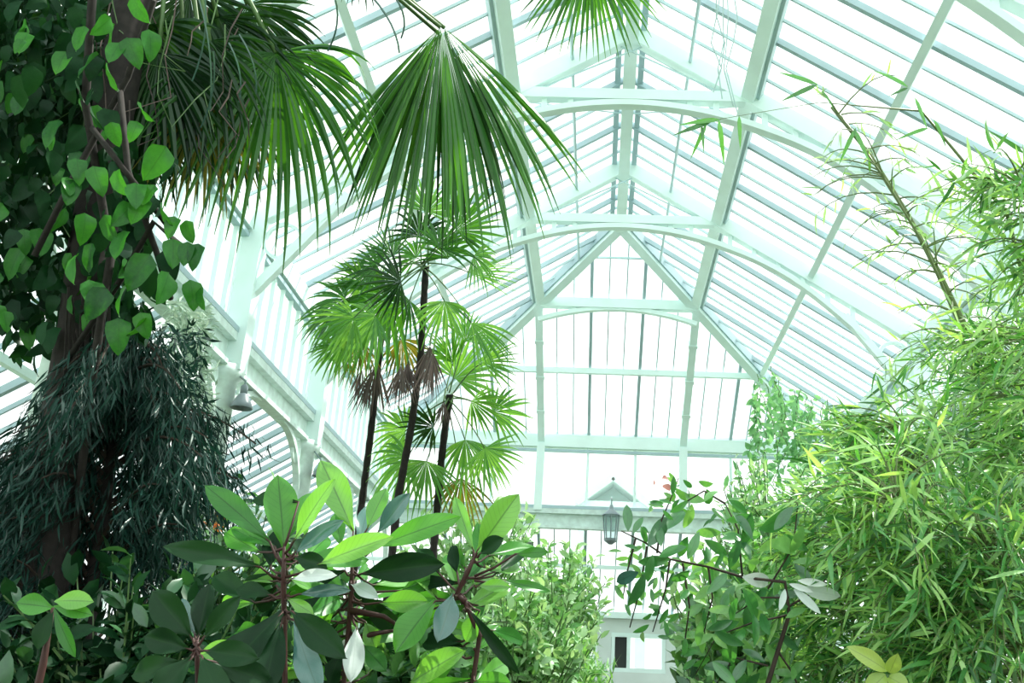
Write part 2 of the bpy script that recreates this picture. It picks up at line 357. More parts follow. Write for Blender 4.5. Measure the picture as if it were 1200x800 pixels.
# ---- aisles
def za(u): return HB+.06-SLA*u
for sx, nm in ((-1, 'left'), (1, 'right')):
    ar = struct('aisle_roof_'+nm, 'lean-to glass roof of the %s aisle' % nm); n = int((YE-YS)/WP)
    for k in range(n+9):
        y = YS+k*WP; u0 = max(0, y-YE); thick = k % 3 == 0
        if u0 > AIS-.1: break
        MB().beam((sx*(XE+u0), y, za(u0)), (sx*XA, y, za(AIS)), .06 if thick else .026, .07 if thick else .045).build('glazing_bar', M['bardark'], ar)
        for r0, r1 in ((0, AIS/2), (AIS/2, AIS)):
            pl = clip([(r0, y), (r1, y), (r1, y+WP), (r0, y+WP)], 1, -1, YE)
            if len(pl) > 2 and area(pl) > .01: pane([(sx*(XE+p[0]), p[1], za(p[0])+.035) for p in pl], (sx*SLA, 0, 1), ar, M['glass'])
    MB().beam((sx*(XE+AIS/2), YS, za(AIS/2)-.07), (sx*(XE+AIS/2), YE+AIS/2, za(AIS/2)-.07), .07, .08).build('purlin', M['white'], ar)
    MB().beam((sx*XE, YE, za(0)-.03), (sx*XA, YO, za(AIS)-.03), .12, .14).build('hip_rafter', M['white'], ar)
    ow = struct('wall_outer_'+nm, 'outer glazed wall of the %s aisle on a low rendered plinth' % nm, 'wall')
    MB().beam((sx*XA, YS, .45), (sx*XA, YO, .45), .25, .9).build('plinth', M['masonry'], ow)
    MB().beam((sx*XA, YS, HA), (sx*XA, YO, HA), .16, .16).build('wall_plate', M['white'], ow)
    nn = 16
    for k in range(nn+1):
        y = YS+(YO-YS)*k/nn
        MB().beam((sx*XA, y, .9), (sx*XA, y, HA-.05), .08, .08, (1, 0, 0)).build('mullion', M['white'], ow)
        if k < nn: pane([(sx*XA, y, .9), (sx*XA, y+(YO-YS)/nn, .9), (sx*XA, y+(YO-YS)/nn, HA), (sx*XA, y, HA)], (1, 0, 0), ow, M['glass'])
ar = struct('aisle_roof_end', 'lean-to glass roof beyond the far girder')
for k in range(-21, 22):
    x = (k+.5)*wh; j = k+.5
    u0 = max(0, abs(x)-XE)
    if u0 > AIS-.1: continue
    thick = abs(abs(j) % 3 - 1.5) < .1
    MB().beam((x, YE+u0, za(u0)), (x, YO, za(AIS)), .055 if thick else .024, .08 if thick else .045).build('glazing_bar', M['bardark' if thick else 'bar'], ar)
    for r0, r1 in ((0, AIS/2), (AIS/2, AIS)):
        pl = [(x-wh, YE+r0), (x, YE+r0), (x, YE+r1), (x-wh, YE+r1)]
        pl = clip(clip(pl, 1, 1, XE-YE), -1, 1, XE-YE)
        if len(pl) > 2 and area(pl) > .01: pane([(p[0], p[1], za(p[1]-YE)+.035) for p in pl], (0, SLA, 1), ar, M['glass'])
MB().beam((-XE-AIS/2, YE+AIS/2, za(AIS/2)-.06), (XE+AIS/2, YE+AIS/2, za(AIS/2)-.06), .06, .07).build('purlin', M['white'], ar)
# ---- far outer wall with windows
we = struct('wall_far', 'pale rendered far wall under the end lean-to roof', 'wall')
wx0, wx1 = at_y(716, 760, YO).x, at_y(780, 760, YO).x
wz1, wz0 = at_y(745, 742, YO).z, at_y(745, 788, YO).z
MB().beam((-XA, YO+.1, wz0/2), (XA, YO+.1, wz0/2), .3, wz0).build('masonry', M['masonry'], we)
MB().beam((-XA, YO+.1, (wz1+HA)/2), (XA, YO+.1, (wz1+HA)/2), .3, HA-wz1).build('masonry', M['masonry'], we)
MB().beam((-XA, YO-.1, HA+.02), (XA, YO-.1, HA+.02), .2, .12).build('wall_plate', M['white'], we)
WW = wx1-wx0
x = wx0-WW*6-.6; wn = 0
cur = wx0-.28-math.floor((wx0-.28+XA)/(WW+.28))*(WW+.28)
MB().beam((-XA, YO+.1, (wz0+wz1)/2), (cur, YO+.1, (wz0+wz1)/2), .3, wz1-wz0).build('pier', M['masonry'], we)
while True:
    if cur >= XA-.1: break
    # solid pier then window bays
    nxt = min(cur+.28, XA)
    MB().beam((cur, YO+.1, (wz0+wz1)/2), (nxt, YO+.1, (wz0+wz1)/2), .3, wz1-wz0).build('pier', M['masonry'], we)
    if nxt >= XA-.3: break
    a = nxt; b = min(nxt+WW, XA); wn += 1
    # shift so that one bay falls on the measured window
    w = tag(thing('window_%d' % wn, 'white framed low window number %d from the left in far wall' % wn, 'window'), kind='structure')
    for (p, q, hh, vv) in (((a, YO, wz0+.04), (b, YO, wz0+.04), .1, .08), ((a, YO, wz1-.04), (b, YO, wz1-.04), .1, .08)):
        MB().beam(p, q, hh, vv).build('window_rail', M['white'], w)
    mid = a+(b-a)*.32
    for xx in (a+.04, mid, b-.04): MB().beam((xx, YO, wz0), (xx, YO, wz1), .07, .12, (0, 1, 0)).build('window_stile', M['white'], w)
    pane([(mid, YO+.02, wz0), (b, YO+.02, wz0), (b, YO+.02, wz1), (mid, YO+.02, wz1)], (0, 1, 0), w, M['clglass'])
    MB().slab([(a, YO+.06, wz0), (mid, YO+.06, wz0), (mid, YO+.06, wz1), (a, YO+.06, wz1)], (0, 1, 0), .02).build('dark_panel', M['dark'], w)
    cur = b
# ---- pediment of the porch outside the far wall
pg = thing('porch_gable', 'small pale pedimented porch roof outside beyond the far wall', 'porch', kind='structure')
pa = at_y(718, 567, YO+2.2); pl_ = at_y(676, 596, YO+2.2); pr_ = at_y(760, 599, YO+2.2)
for a, b in ((pl_, pa), (pa, pr_)):
    MB().beam(a, b, 1.6, .16).build('raking_cornice', M['white'], pg)
MB().beam(pl_, pr_, 1.4, .14).build('cornice', M['white'], pg)
MB().slab([pl_, pr_, pa], (0, 1, 0), .2).build('tympanum', M['white'], pg)
for q in (pl_+Vector((.15, 0, 0)), pr_-Vector((.15, 0, 0))): MB().beam(q, (q.x, q.y, -.1), .22, .22, (0, 1, 0)).build('porch_post', M['white'], pg)

# ---- trusses
ords = {0: 'white roof truss with arched collar next to the hipped end', -1: 'white roof truss with arched collar across the upper picture',
        -2: 'white roof truss just above the top of the picture', -3: 'white roof truss nearly overhead', -4: 'white roof truss right above the viewpoint'}
for k in range(-4, 1):
    y = YT+k*S
    t = thing('roof_truss', ords[k], 'truss', (0, y, 0), 'roof trusses', kind='structure')
    MB().beam((-X1, y, zr(X1)-.02), (X1, y, zr(X1)-.02), .122, .13).build('collar', M['white'], t)
    MB().arc_strip([(X1*q, y, zr(X1)-.36+.24*(1-q*q)) for q in [i/10-1 for i in range(21)]], (0, 1, 0), .114, .07).build('arched_chord', M['white'], t)
    for q in (-.72, -.5, -.3, -.1, .1, .3, .5, .72):
        MB().beam((X1*q, y, zr(X1)-.36+.24*(1-q*q)), (X1*q, y, zr(X1)-.05), .06, .05, (0, 1, 0)).build('web_strut', M['white'], t)
    for sx in (-1, 1):
        MB().beam((0, y, HR), (sx*XE, y, HE), .13, .20).build('rafter', M['white'], t)
        pts = []
        for i in range(13):
            u = i/12; x = X1+(XE-.75-X1)*u
            pts.append((sx*x, y, zr(x)-.36+.17*math.sin(math.pi*u)-.1*u*u))
        MB().arc_strip(pts, (0, 1, 0), .118, .07).build('lower_chord', M['white'], t)
        for i in (1, 3, 5, 7, 9, 11):
            p = Vector(pts[i]); MB().beam(p, (p.x, y, zr(p.x)-.05), .06, .06, (0, 1, 0)).build('web_strut', M['white'], t)
        MB().beam((sx*(X2+.42), y, zr(X2+.42)-.3), (sx*(XE-.05), y, HE-.95), .10, .105, (0, 1, 0)).build('brace', M['white'], t)
        ring = [(sx*(XE-.40)+.2*math.cos(q), y, HE-.22+.2*math.sin(q)) for q in [2*math.pi*i/18 for i in range(19)]]
        MB().tube(ring, .03, 6).build('spandrel_ring', M['white'], t)
        MB().beam((sx*(XE-.07), y, HE+.05), (sx*(XE-.07), y, HB-.35), .24, .20, (0, 1, 0)).build('upper_post', M['white'], t)
        MB().tube([(sx*(XE-.03), y, HB-.3), (sx*(XE-.03), y, HB-.42), (sx*(XE-.03), y, HB-.46), (sx*(XE-.03), y, .5), (sx*(XE-.03), y, .46), (sx*(XE-.03), y, 0)],
                  [.17, .17, .11, .12, .18, .18], 14).build('column', M['rust'], t, True)
        # tie rods
        MB().tube([(sx*X1, y, zr(X1)-.1), (-sx*.25, y, HR-.12)], .011, 5).build('tie_rod', M['bar'], t)
        MB().tube([(sx*X1, y, zr(X1)-.1), (sx*.05, y+S*.5, HR-.1)], .009, 5).build('tie_rod', M['bar'], t)
# ---- lamps
def bell_lamp(px, py, wpx, label, X=-XE+.25):
    c = at_x(px, py, X); s = wpx*(c-EYE).dot(FWD)/F_PX
    t = thing('pendant_lamp', label, 'lamp', c, 'bell lamps under the left girder')
    MB().lathe(c, [(.5*s, -.35*s), (.52*s, -.33*s), (.44*s, -.1*s), (.30*s, .18*s), (.20*s, .34*s), (.18*s, .36*s), (.0, .37*s), (.17*s, .33*s), (.27*s, .16*s), (.41*s, -.1*s), (.5*s, -.35*s)], 24).build('lamp_shade', M['lampmetal'], t, True)
    MB().lathe(c, [(.0, .36*s), (.17*s, .36*s), (.17*s, .72*s), (.10*s, .8*s), (0, .8*s)], 16).build('lamp_housing', M['lampmetal'], t, True)
    MB().lathe(c, [(0, -.28*s), (.14*s, -.22*s), (.18*s, -.05*s), (.12*s, .14*s), (0, .2*s)], 14).build('bulb', M['lampglass'], t, True)
    MB().tube([c+Vector((0, 0, .78*s)), c+Vector((0, 0, 1.0*s)), Vector((-XE+.03, c.y, HB-.3))], .012, 6).build('bracket_arm', M['iron'], t)
bell_lamp(284, 470, 25, 'grey bell shaped lamp hanging under the left girder, fully in view')
bell_lamp(374, 553, 15, 'small far bell lamp under the left girder, half hidden by leaves')
lc = at_y(716, 614, YE-.35); s = 47*(lc-EYE).dot(FWD)/F_PX
ln = thing('lantern', 'grey glazed lantern hanging in front of the far girder', 'lantern', lc)
MB().lathe(lc, [(0, .5*s), (.04*s, .48*s), (.06*s, .38*s), (.20*s, .26*s), (.24*s, .22*s), (0, .22*s)], 8).build('lantern_cap', M['lampmetal'], ln)
MB().lathe(lc, [(.20*s, .22*s), (.15*s, -.36*s)], 8).build('lantern_glass', M['lampglass'], ln)
MB().lathe(lc, [(0, -.36*s), (.18*s, -.36*s), (.16*s, -.42*s), (.05*s, -.5*s), (0, -.5*s)], 8).build('lantern_base', M['lampmetal'], ln)
for q in range(8):
    a = 2*math.pi*q/8; MB().tube([lc+Vector((.20*s*math.cos(a), .20*s*math.sin(a), .22*s)), lc+Vector((.15*s*math.cos(a), .15*s*math.sin(a), -.36*s))], .012, 4).build('lantern_rib', M['lampmetal'], ln)
MB().tube([lc+Vector((0, 0, .5*s)), lc+Vector((0, 0, .62*s)), Vector((lc.x, YE, HB+.3))], .014, 6).build('bracket_arm', M['iron'], ln)
#PLANTS
# ================================================================== THE PLANTS
# ---- leaf shapes: stations along +Y, width in X, normal +Z
PROF = {
 'lance':   lambda t: math.sin(math.pi*min(1, t**.65))**.9,
 'obovate': lambda t: (math.sin(math.pi*t**1.35))**.75 if 0 < t < 1 else 0,
 'ellipse': lambda t: math.sin(math.pi*t)**.7 if 0 < t < 1 else 0,
 'heart':   lambda t: (math.sin(math.pi*t**.58)**.62 if 0 < t < 1 else 0),
}
def leaf_geo(L, Wd, shape, ns=5, fold=.12, bend=.15, wave=0., half=1):
    """half: columns on each side of the midrib"""
    v = []; f = []; uv = []; pr = PROF[shape]; nc = 2*half+1
    for i in range(ns+1):
        t = i/ns; w = pr(min(max(t, .0), 1))*Wd/2
        if i == 0: w = max(w, Wd*.04)
        z0 = -bend*L*t*t
        for c in range(-half, half+1):
            u = c/half
            v.append((u*w, t*L*(1-.1*bend), z0+abs(u)*w*fold*2+wave*Wd*math.sin(t*9+u*2)*abs(u)*.5)); uv.append((u, t, 0))
    for i in range(ns):
        for c in range(nc-1):
            a = i*nc+c; f.append((a, a+1, a+nc+1, a+nc))
    return np.array(v, dtype=np.float64), f, uv
def geo_mesh(name, g):
    v, f, uv = g; me = bpy.data.meshes.new(name); me.from_pydata([tuple(x) for x in v], [], f)
    at = me.attributes.new('leafuv', 'FLOAT_VECTOR', 'POINT'); at.data.foreach_set('vector', [c for u in uv for c in u])
    me.polygons.foreach_set('use_smooth', [True]*len(me.polygons)); return me
def frame(pos, d, n, s=1.0):
    y = Vector(d).normalized(); n = Vector(n); x = y.cross(n)
    if x.length < 1e-4: x = y.cross(Vector((1, .3, .2)))
    x.normalize(); z = x.cross(y)
    return Matrix(((x.x*s, y.x*s, z.x*s, pos[0]), (x.y*s, y.y*s, z.y*s, pos[1]), (x.z*s, y.z*s, z.z*s, pos[2]), (0, 0, 0, 1)))
class Batch:
    """many copies of leaf shapes joined into one mesh (foliage too fine to pick apart)"""
    def __init__(s): s.V = []; s.F = []; s.n = 0
    def add(s, g, mt):
        v, f, _ = g; A = np.array(mt); s.V.append(v @ A[:3, :3].T + A[:3, 3]); n = s.n
        s.F.extend(tuple(i+n for i in q) for q in f); s.n += len(v)
    def build(s, name, m, parent, smooth=True):
        if not s.V: return None
        V = np.concatenate(s.V); me = bpy.data.meshes.new(name); me.from_pydata(V.tolist(), [], s.F)
        if smooth: me.polygons.foreach_set('use_smooth', [True]*len(me.polygons))
        o = link(name, me, m, parent); o.location = -parent.location if parent is not None else (0, 0, 0)
        o['kind'] = 'stuff'; return o
def put_leaf(me, mt, m, parent, name='leaf'):
    o = bpy.data.objects.new(name, me); COL.objects.link(o); o.parent = parent
    o.matrix_parent_inverse = Matrix.Identity(4)
    o.matrix_basis = Matrix.Translation(-parent.location) @ mt
    if len(me.materials) == 0: me.materials.append(m)
    return o
def rv(a=1.0): 
    while True:
        v = Vector((R.uniform(-1, 1), R.uniform(-1, 1), R.uniform(-1, 1)))
        if .05 < v.length < 1: return v.normalized()*a
def bez(p0, p1, p2, n=8): return [p0*(1-t)**2+p1*2*t*(1-t)+p2*t*t for t in [i/n for i in range(n+1)]]
def in_view(p, mg=20):
    v = p-EYE; d = v.dot(FWD)
    if d < .2: return False
    x = PPX+F_PX*v.dot(RGT)/d; y = PPY-F_PX*v.dot(UPV)/d
    return -mg < x < 1200+mg and -mg < y < 800+mg
def ground(p): return Vector((p.x, p.y, 0))

# ---- fan palms
def fan_geo(D, N, Rad, nseg, spread, droop, split=.45, stations=6, wid=1.0, cup=.0, seed=0):
    rr = random.Random(seed); D = Vector(D).normalized(); N = Vector(N); Sd = D.cross(N).normalized(); N = Sd.cross(D).normalized()
    v = []; f = []
    dth = spread/nseg
    for i in range(nseg):
        th = -spread/2+dth*(i+.5)+rr.uniform(-.15, .15)*dth
        dr = D*math.cos(th)+Sd*math.sin(th)+N*(cup*(1-math.cos(th))+rr.uniform(-.07, .07))
        dr.normalize(); L = Rad*(.78+.22*math.cos(th*.8))*rr.uniform(.88, 1.06); dd = droop*rr.uniform(.7, 1.5)
        sd = dr.cross(N).normalized(); base = len(v)
        for j in range(stations+1):
            t = j/stations
            p = dr*(L*t*(1-.25*dd*t*t))+Vector((0, 0, -1))*(dd*L*t**2.3*.55)
            hw = dth*L*t*.52 if t <= split else dth*L*split*.52*max(0.04, (1-(t-split)/(1-split)))**.8
            hw *= wid; k = N*(hw*.55)
            v += [tuple(p-sd*hw), tuple(p+k), tuple(p+sd*hw)]
        for j in range(stations):
            a = base+j*3; f += [(a, a+1, a+4, a+3), (a+1, a+2, a+5, a+4)]
    return v, f
def frond(parent, crown, hub, D, N, Rad, m, nseg=26, spread=3.6, droop=.25, split=.45, seed=0, wid=1.0, cup=0., stations=6, pr=.010, name='frond'):
    v, f = fan_geo(D, N, Rad, nseg, spread, droop, split, stations, wid, cup, seed)
    me = bpy.data.meshes.new(name); me.from_pydata(v, [], f); me.materials.append(m)
    o = bpy.data.objects.new(name, me); COL.objects.link(o); o.parent = parent; o.location = hub-parent.location
    if crown is not None:
        mid = (crown+hub)/2+Vector((0, 0, .12*(hub-crown).length))
        pm = MB().tube(bez(crown-hub, mid-hub, Vector((0, 0, 0)), 6), [pr*1.3]*3+[pr]*4, 5).mesh('petiole', True); pm.materials.append(M['petiole'])
        po = bpy.data.objects.new('petiole', pm); COL.objects.link(po); po.parent = o
    return o
def scr(ang, back=0.0):                 # a direction given as an angle in the picture (0 right, 90 up) with a lean away from the viewer
    a = math.radians(ang); return (RGT*math.cos(a)+UPV*math.sin(a)+FWD*back).normalized()

# tall palm on the left whose crown is above the picture
D0 = 4.7
crownP = pt(205, -150, D0); palm = thing('fan_palm', 'tall dark fan palm on the left with huge hanging fronds', 'palm tree', ground(crownP)+Vector((-.1, .35, 0)))
base = Vector(palm.location)
tp = [base+(crownP-base)*t+Vector((.05*math.sin(t*5), .04*math.cos(t*4), 0)) for t in [i/14 for i in range(15)]]
MB().tube(tp, [.095-.02*i/14+.01*(i % 2) for i in range(15)], 12).build('trunk', M['trunk'], palm, True)
# the hanging fronds that show: hub px, depth, axis angle, radius px, spread, droop, material, segments
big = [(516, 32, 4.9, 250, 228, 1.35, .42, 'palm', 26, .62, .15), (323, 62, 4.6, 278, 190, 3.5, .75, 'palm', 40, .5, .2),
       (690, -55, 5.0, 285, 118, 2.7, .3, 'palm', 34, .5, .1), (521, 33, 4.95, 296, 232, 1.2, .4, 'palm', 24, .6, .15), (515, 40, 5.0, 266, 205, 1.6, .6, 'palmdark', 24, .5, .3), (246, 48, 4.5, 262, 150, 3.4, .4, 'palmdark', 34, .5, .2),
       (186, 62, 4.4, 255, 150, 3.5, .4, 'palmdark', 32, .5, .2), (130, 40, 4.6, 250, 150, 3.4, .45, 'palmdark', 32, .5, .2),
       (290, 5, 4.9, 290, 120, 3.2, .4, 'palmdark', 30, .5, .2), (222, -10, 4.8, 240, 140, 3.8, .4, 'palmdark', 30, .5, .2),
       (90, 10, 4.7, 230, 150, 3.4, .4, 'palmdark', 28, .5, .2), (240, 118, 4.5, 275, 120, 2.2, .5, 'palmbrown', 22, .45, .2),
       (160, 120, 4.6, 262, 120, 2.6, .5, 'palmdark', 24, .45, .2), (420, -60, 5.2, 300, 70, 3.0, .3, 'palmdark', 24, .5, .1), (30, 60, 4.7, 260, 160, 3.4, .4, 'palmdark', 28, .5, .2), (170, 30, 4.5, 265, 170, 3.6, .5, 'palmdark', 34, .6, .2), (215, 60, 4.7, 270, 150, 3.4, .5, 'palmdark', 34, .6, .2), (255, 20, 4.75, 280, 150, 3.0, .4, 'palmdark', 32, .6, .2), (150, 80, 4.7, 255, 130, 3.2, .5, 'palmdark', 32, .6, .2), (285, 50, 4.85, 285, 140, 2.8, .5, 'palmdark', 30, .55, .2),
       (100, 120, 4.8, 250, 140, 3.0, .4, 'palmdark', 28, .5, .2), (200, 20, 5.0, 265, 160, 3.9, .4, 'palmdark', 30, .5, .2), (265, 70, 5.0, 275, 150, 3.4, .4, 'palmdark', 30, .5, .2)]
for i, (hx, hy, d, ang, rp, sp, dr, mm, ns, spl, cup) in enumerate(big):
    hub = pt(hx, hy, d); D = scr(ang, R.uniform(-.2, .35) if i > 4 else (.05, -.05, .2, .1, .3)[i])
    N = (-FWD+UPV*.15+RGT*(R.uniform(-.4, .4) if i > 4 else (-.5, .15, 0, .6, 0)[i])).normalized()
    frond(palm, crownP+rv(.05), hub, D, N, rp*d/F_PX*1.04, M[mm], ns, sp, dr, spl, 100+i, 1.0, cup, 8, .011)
# folded silvery inner pleats of the central hanging frond
hub = pt(519, 36, 4.86)
frond(palm, None, hub, scr(272, .05), -FWD, 92*4.86/F_PX, M['bigwhite'], 12, .55, .1, .3, 77, .7, name='folded_pleats')
for k in range(26):
    a = pt(R.uniform(80, 300), R.uniform(-30, 120), R.uniform(4.2, 4.6)); L = R.uniform(.25, .75)
    pts = [a+Vector((R.uniform(-.03, .03)*j, R.uniform(-.03, .03)*j, -L*j/4)) for j in range(5)]
    MB().tube(pts, [.004, .004, .003, .003, .002], 4).build('leaf_fibre', M['palmdead' if k % 3 else 'petiole'], palm)
# pale thin grass like strands
for k, (x0, y0, x1, y1) in enumerate([(232, -5, 246, 130), (240, -5, 225, 95), (280, 40, 300, 110), (268, 50, 280, 120), (250, 60, 235, 150), (392, -4, 384, 60), (435, -5, 468, 62), (463, -3, 470, 45)]):
    a, b = pt(x0, y0, 4.2), pt(x1, y1, 4.25); MB().tube(bez(a, (a+b)/2+RGT*.05, b, 6), .0045, 4).build('leaf_fibre', M['bigblue'], palm)

# three slender palms in the middle
def slender(label, path, d, crown_px, hubs, dead, mats, r0=.031):
    crown = pt(crown_px[0], crown_px[1], d); pts = [pt(x, y, d) for x, y in list(path)+[crown_px]]
    low = pts[0]; g = ground(low)+Vector((0, 0, 0)); t = thing('slender_fan_palm', label, 'palm tree', g, 'slender palms in the middle bed')
    full = [g, g+(low-g)*.5]+pts
    xs = []
    for a, b in zip(full, full[1:]):
        n = max(2, int((b-a).length/.07))
        for i in range(n): xs.append(a+(b-a)*(i/n))
    xs.append(full[-1])
    MB().tube(xs, [r0*(1.15-.35*i/len(xs))*(1+.16*(i % 2)) for i in range(len(xs))], 9).build('trunk', M['trunk'], t)
    for i, (hx, hy, ang, rp, sp, mm, back) in enumerate(hubs):
        dd = d+R.uniform(-.35, .35); hub = pt(hx, hy, dd)
        N = (-FWD*.8+UPV*R.uniform(-.6, .7)+RGT*R.uniform(-.6, .6)).normalized()
        frond(t, crown+rv(.04), hub, scr(ang, back), N, rp*d/F_PX*1.12, M[mm], 17, min(sp, 3.5), R.uniform(.15, .6), .42, R.randrange(9999), .95, 0, 5, .005)
    for (hx, hy, rp) in dead:
        hub = pt(hx, hy, d-.2+R.uniform(-.1, .1)); frond(t, hub+Vector((0, .05, .12)), hub, Vector((R.uniform(-.1, .1), R.uniform(-.1, .1), -1)), rv(), rp*d/F_PX, M['palmdead'], 16, 1.0, .05, .5, R.randrange(9999), 1.3, .3, 5, .006, 'dead_frond')
    return t
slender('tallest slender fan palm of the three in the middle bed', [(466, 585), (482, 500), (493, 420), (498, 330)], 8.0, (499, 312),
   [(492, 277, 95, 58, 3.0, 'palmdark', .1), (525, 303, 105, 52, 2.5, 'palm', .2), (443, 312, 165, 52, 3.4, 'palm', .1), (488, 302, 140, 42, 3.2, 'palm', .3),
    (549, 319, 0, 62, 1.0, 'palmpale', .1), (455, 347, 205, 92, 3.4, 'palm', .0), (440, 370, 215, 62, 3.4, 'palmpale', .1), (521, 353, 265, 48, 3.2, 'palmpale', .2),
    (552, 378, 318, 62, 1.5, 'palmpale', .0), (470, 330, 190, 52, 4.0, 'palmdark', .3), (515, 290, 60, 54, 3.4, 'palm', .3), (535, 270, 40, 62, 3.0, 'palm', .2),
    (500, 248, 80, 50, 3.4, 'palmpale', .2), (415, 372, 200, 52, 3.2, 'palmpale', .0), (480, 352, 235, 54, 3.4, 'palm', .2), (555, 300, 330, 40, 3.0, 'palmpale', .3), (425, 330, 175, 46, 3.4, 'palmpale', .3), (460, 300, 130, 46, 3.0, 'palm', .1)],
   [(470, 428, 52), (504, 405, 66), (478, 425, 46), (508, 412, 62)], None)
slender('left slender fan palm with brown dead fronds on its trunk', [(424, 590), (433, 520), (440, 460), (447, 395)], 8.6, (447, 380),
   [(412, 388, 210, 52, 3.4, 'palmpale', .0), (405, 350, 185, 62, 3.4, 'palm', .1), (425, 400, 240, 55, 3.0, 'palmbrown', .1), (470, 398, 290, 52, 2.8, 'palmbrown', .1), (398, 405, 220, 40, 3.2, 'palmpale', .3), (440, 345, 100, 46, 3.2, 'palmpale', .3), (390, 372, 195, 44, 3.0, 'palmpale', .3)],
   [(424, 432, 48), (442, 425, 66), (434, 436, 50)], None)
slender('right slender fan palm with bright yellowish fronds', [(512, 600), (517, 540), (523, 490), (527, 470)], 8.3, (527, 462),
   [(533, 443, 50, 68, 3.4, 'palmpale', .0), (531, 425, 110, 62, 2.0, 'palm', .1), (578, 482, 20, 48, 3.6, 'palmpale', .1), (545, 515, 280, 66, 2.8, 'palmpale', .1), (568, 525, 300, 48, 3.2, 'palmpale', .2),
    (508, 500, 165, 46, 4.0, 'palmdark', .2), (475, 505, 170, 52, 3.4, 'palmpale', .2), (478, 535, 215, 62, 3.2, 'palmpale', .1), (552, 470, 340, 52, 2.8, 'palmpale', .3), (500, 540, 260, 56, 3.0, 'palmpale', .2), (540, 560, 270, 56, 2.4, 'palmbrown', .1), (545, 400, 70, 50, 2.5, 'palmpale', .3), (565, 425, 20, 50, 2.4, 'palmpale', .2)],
   [(520, 470, 30)], None, .033)

# ---- heart leaved vine climbing over the palm on the left
vine = thing('climbing_vine', 'heart leaved vine climbing on the tall left palm', 'vine', ground(pt(120, 500, 4.0)))
vs_ = []
for k, pth in enumerate([[(60, 820), (90, 600), (110, 430), (130, 300), (100, 120), (110, -30)], [(80, 420), (140, 330), (180, 260), (215, 290)], [(140, 100), (150, 200), (185, 300), (200, 350)], [(108, 150), (150, 205), (195, 262)], [(40, 300), (90, 200), (150, 90), (180, 0)]]):
    P3 = [pt(x, y, 3.75+.1*math.sin(i*2+k)) for i, (x, y) in enumerate(pth)]
    if k == 0: P3 = [Vector(vine.location)]+P3
    vs_.append(P3); MB().tube(P3, .012 if k else .016, 6).build('stem', M['trunk'], vine, True)
hm = [geo_mesh('heart_leaf', leaf_geo(1, .66, 'heart', 7, .12, b, .1, 2)) for b in (.1, .25, .4)]
hmd = [geo_mesh('heart_leaf', leaf_geo(1, .64, 'heart', 6, .12, b, .1, 1)) for b in (.1, .3)]
spots = [(123, 262, 34, 1), (147, 282, 38, 1), (108, 295, 34, 1), (203, 290, 34, 0), (221, 292, 28, 0), (234, 295, 30, 0), (176, 312, 46, 0), (198, 332, 40, 0), (223, 338, 34, 0), (236, 345, 26, 0),
         (206, 262, 26, 0), (218, 266, 26, 0), (195, 185, 44, 1), (86, 220, 30, 1), (80, 215, 24, 1), (190, 248, 30, 1), (170, 240, 34, 1), (160, 225, 34, 0), (135, 210, 32, 0), (110, 205, 34, 0), (90, 195, 30, 0), (125, 350, 40, 0), (150, 345, 36, 0), (105, 340, 40, 0),
         (165, 375, 30, 0), (172, 380, 28, 0), (140, 385, 40, 0), (90, 310, 36, 0), (100, 260, 34, 0), (150, 55, 36, 1), (140, 60, 30, 0), (175, 45, 34, 1), (155, 5, 36, 1), (115, 75, 38, 0), (125, 85, 34, 0), (100, 40, 30, 0), (130, 30, 30, 0), (165, 130, 28, 0), (162, 150, 24, 0), (155, 250, 34, 1), (182, 225, 26, 1)]
for i in range(200):
    x = R.uniform(-20, 205); y = R.uniform(-10, 400)
    if x > 150 and y > 200 and R.random() < .5: continue
    if y < 170 and x > 140: continue
    spots.append((x, y, R.uniform(18, 38), 1 if R.random() < .2 else 0))
for i, (x, y, l, br) in enumerate(spots):
    d = (3.6 if i < 41 else R.uniform(3.65, 4.15)); p = pt(x, y-l*.3, d)
    dr = (Vector((0, 0, -1))+rv(.45)); n = (-FWD+rv(1.1)+UPV*.3)
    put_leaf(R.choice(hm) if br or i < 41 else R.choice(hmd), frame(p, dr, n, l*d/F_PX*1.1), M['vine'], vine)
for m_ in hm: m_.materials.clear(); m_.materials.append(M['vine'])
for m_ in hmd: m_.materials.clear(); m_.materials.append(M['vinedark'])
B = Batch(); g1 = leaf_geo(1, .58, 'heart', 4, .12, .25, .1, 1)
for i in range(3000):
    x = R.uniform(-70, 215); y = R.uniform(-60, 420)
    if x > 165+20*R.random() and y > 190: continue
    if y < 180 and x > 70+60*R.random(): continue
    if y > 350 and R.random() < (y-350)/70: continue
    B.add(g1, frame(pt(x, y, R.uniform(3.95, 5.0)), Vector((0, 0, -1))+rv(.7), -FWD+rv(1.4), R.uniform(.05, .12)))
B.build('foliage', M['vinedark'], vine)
for k in range(16):                       # hanging aerial roots
    x = R.uniform(70, 135); a = pt(x, R.uniform(330, 390), 3.9); b = pt(x+R.uniform(-8, 8), R.uniform(440, 540), 3.9)
    MB().tube(bez(a, (a+b)/2+rv(.03), b, 5), R.uniform(.004, .010), 5).build('aerial_root', M['trunk'], vine)

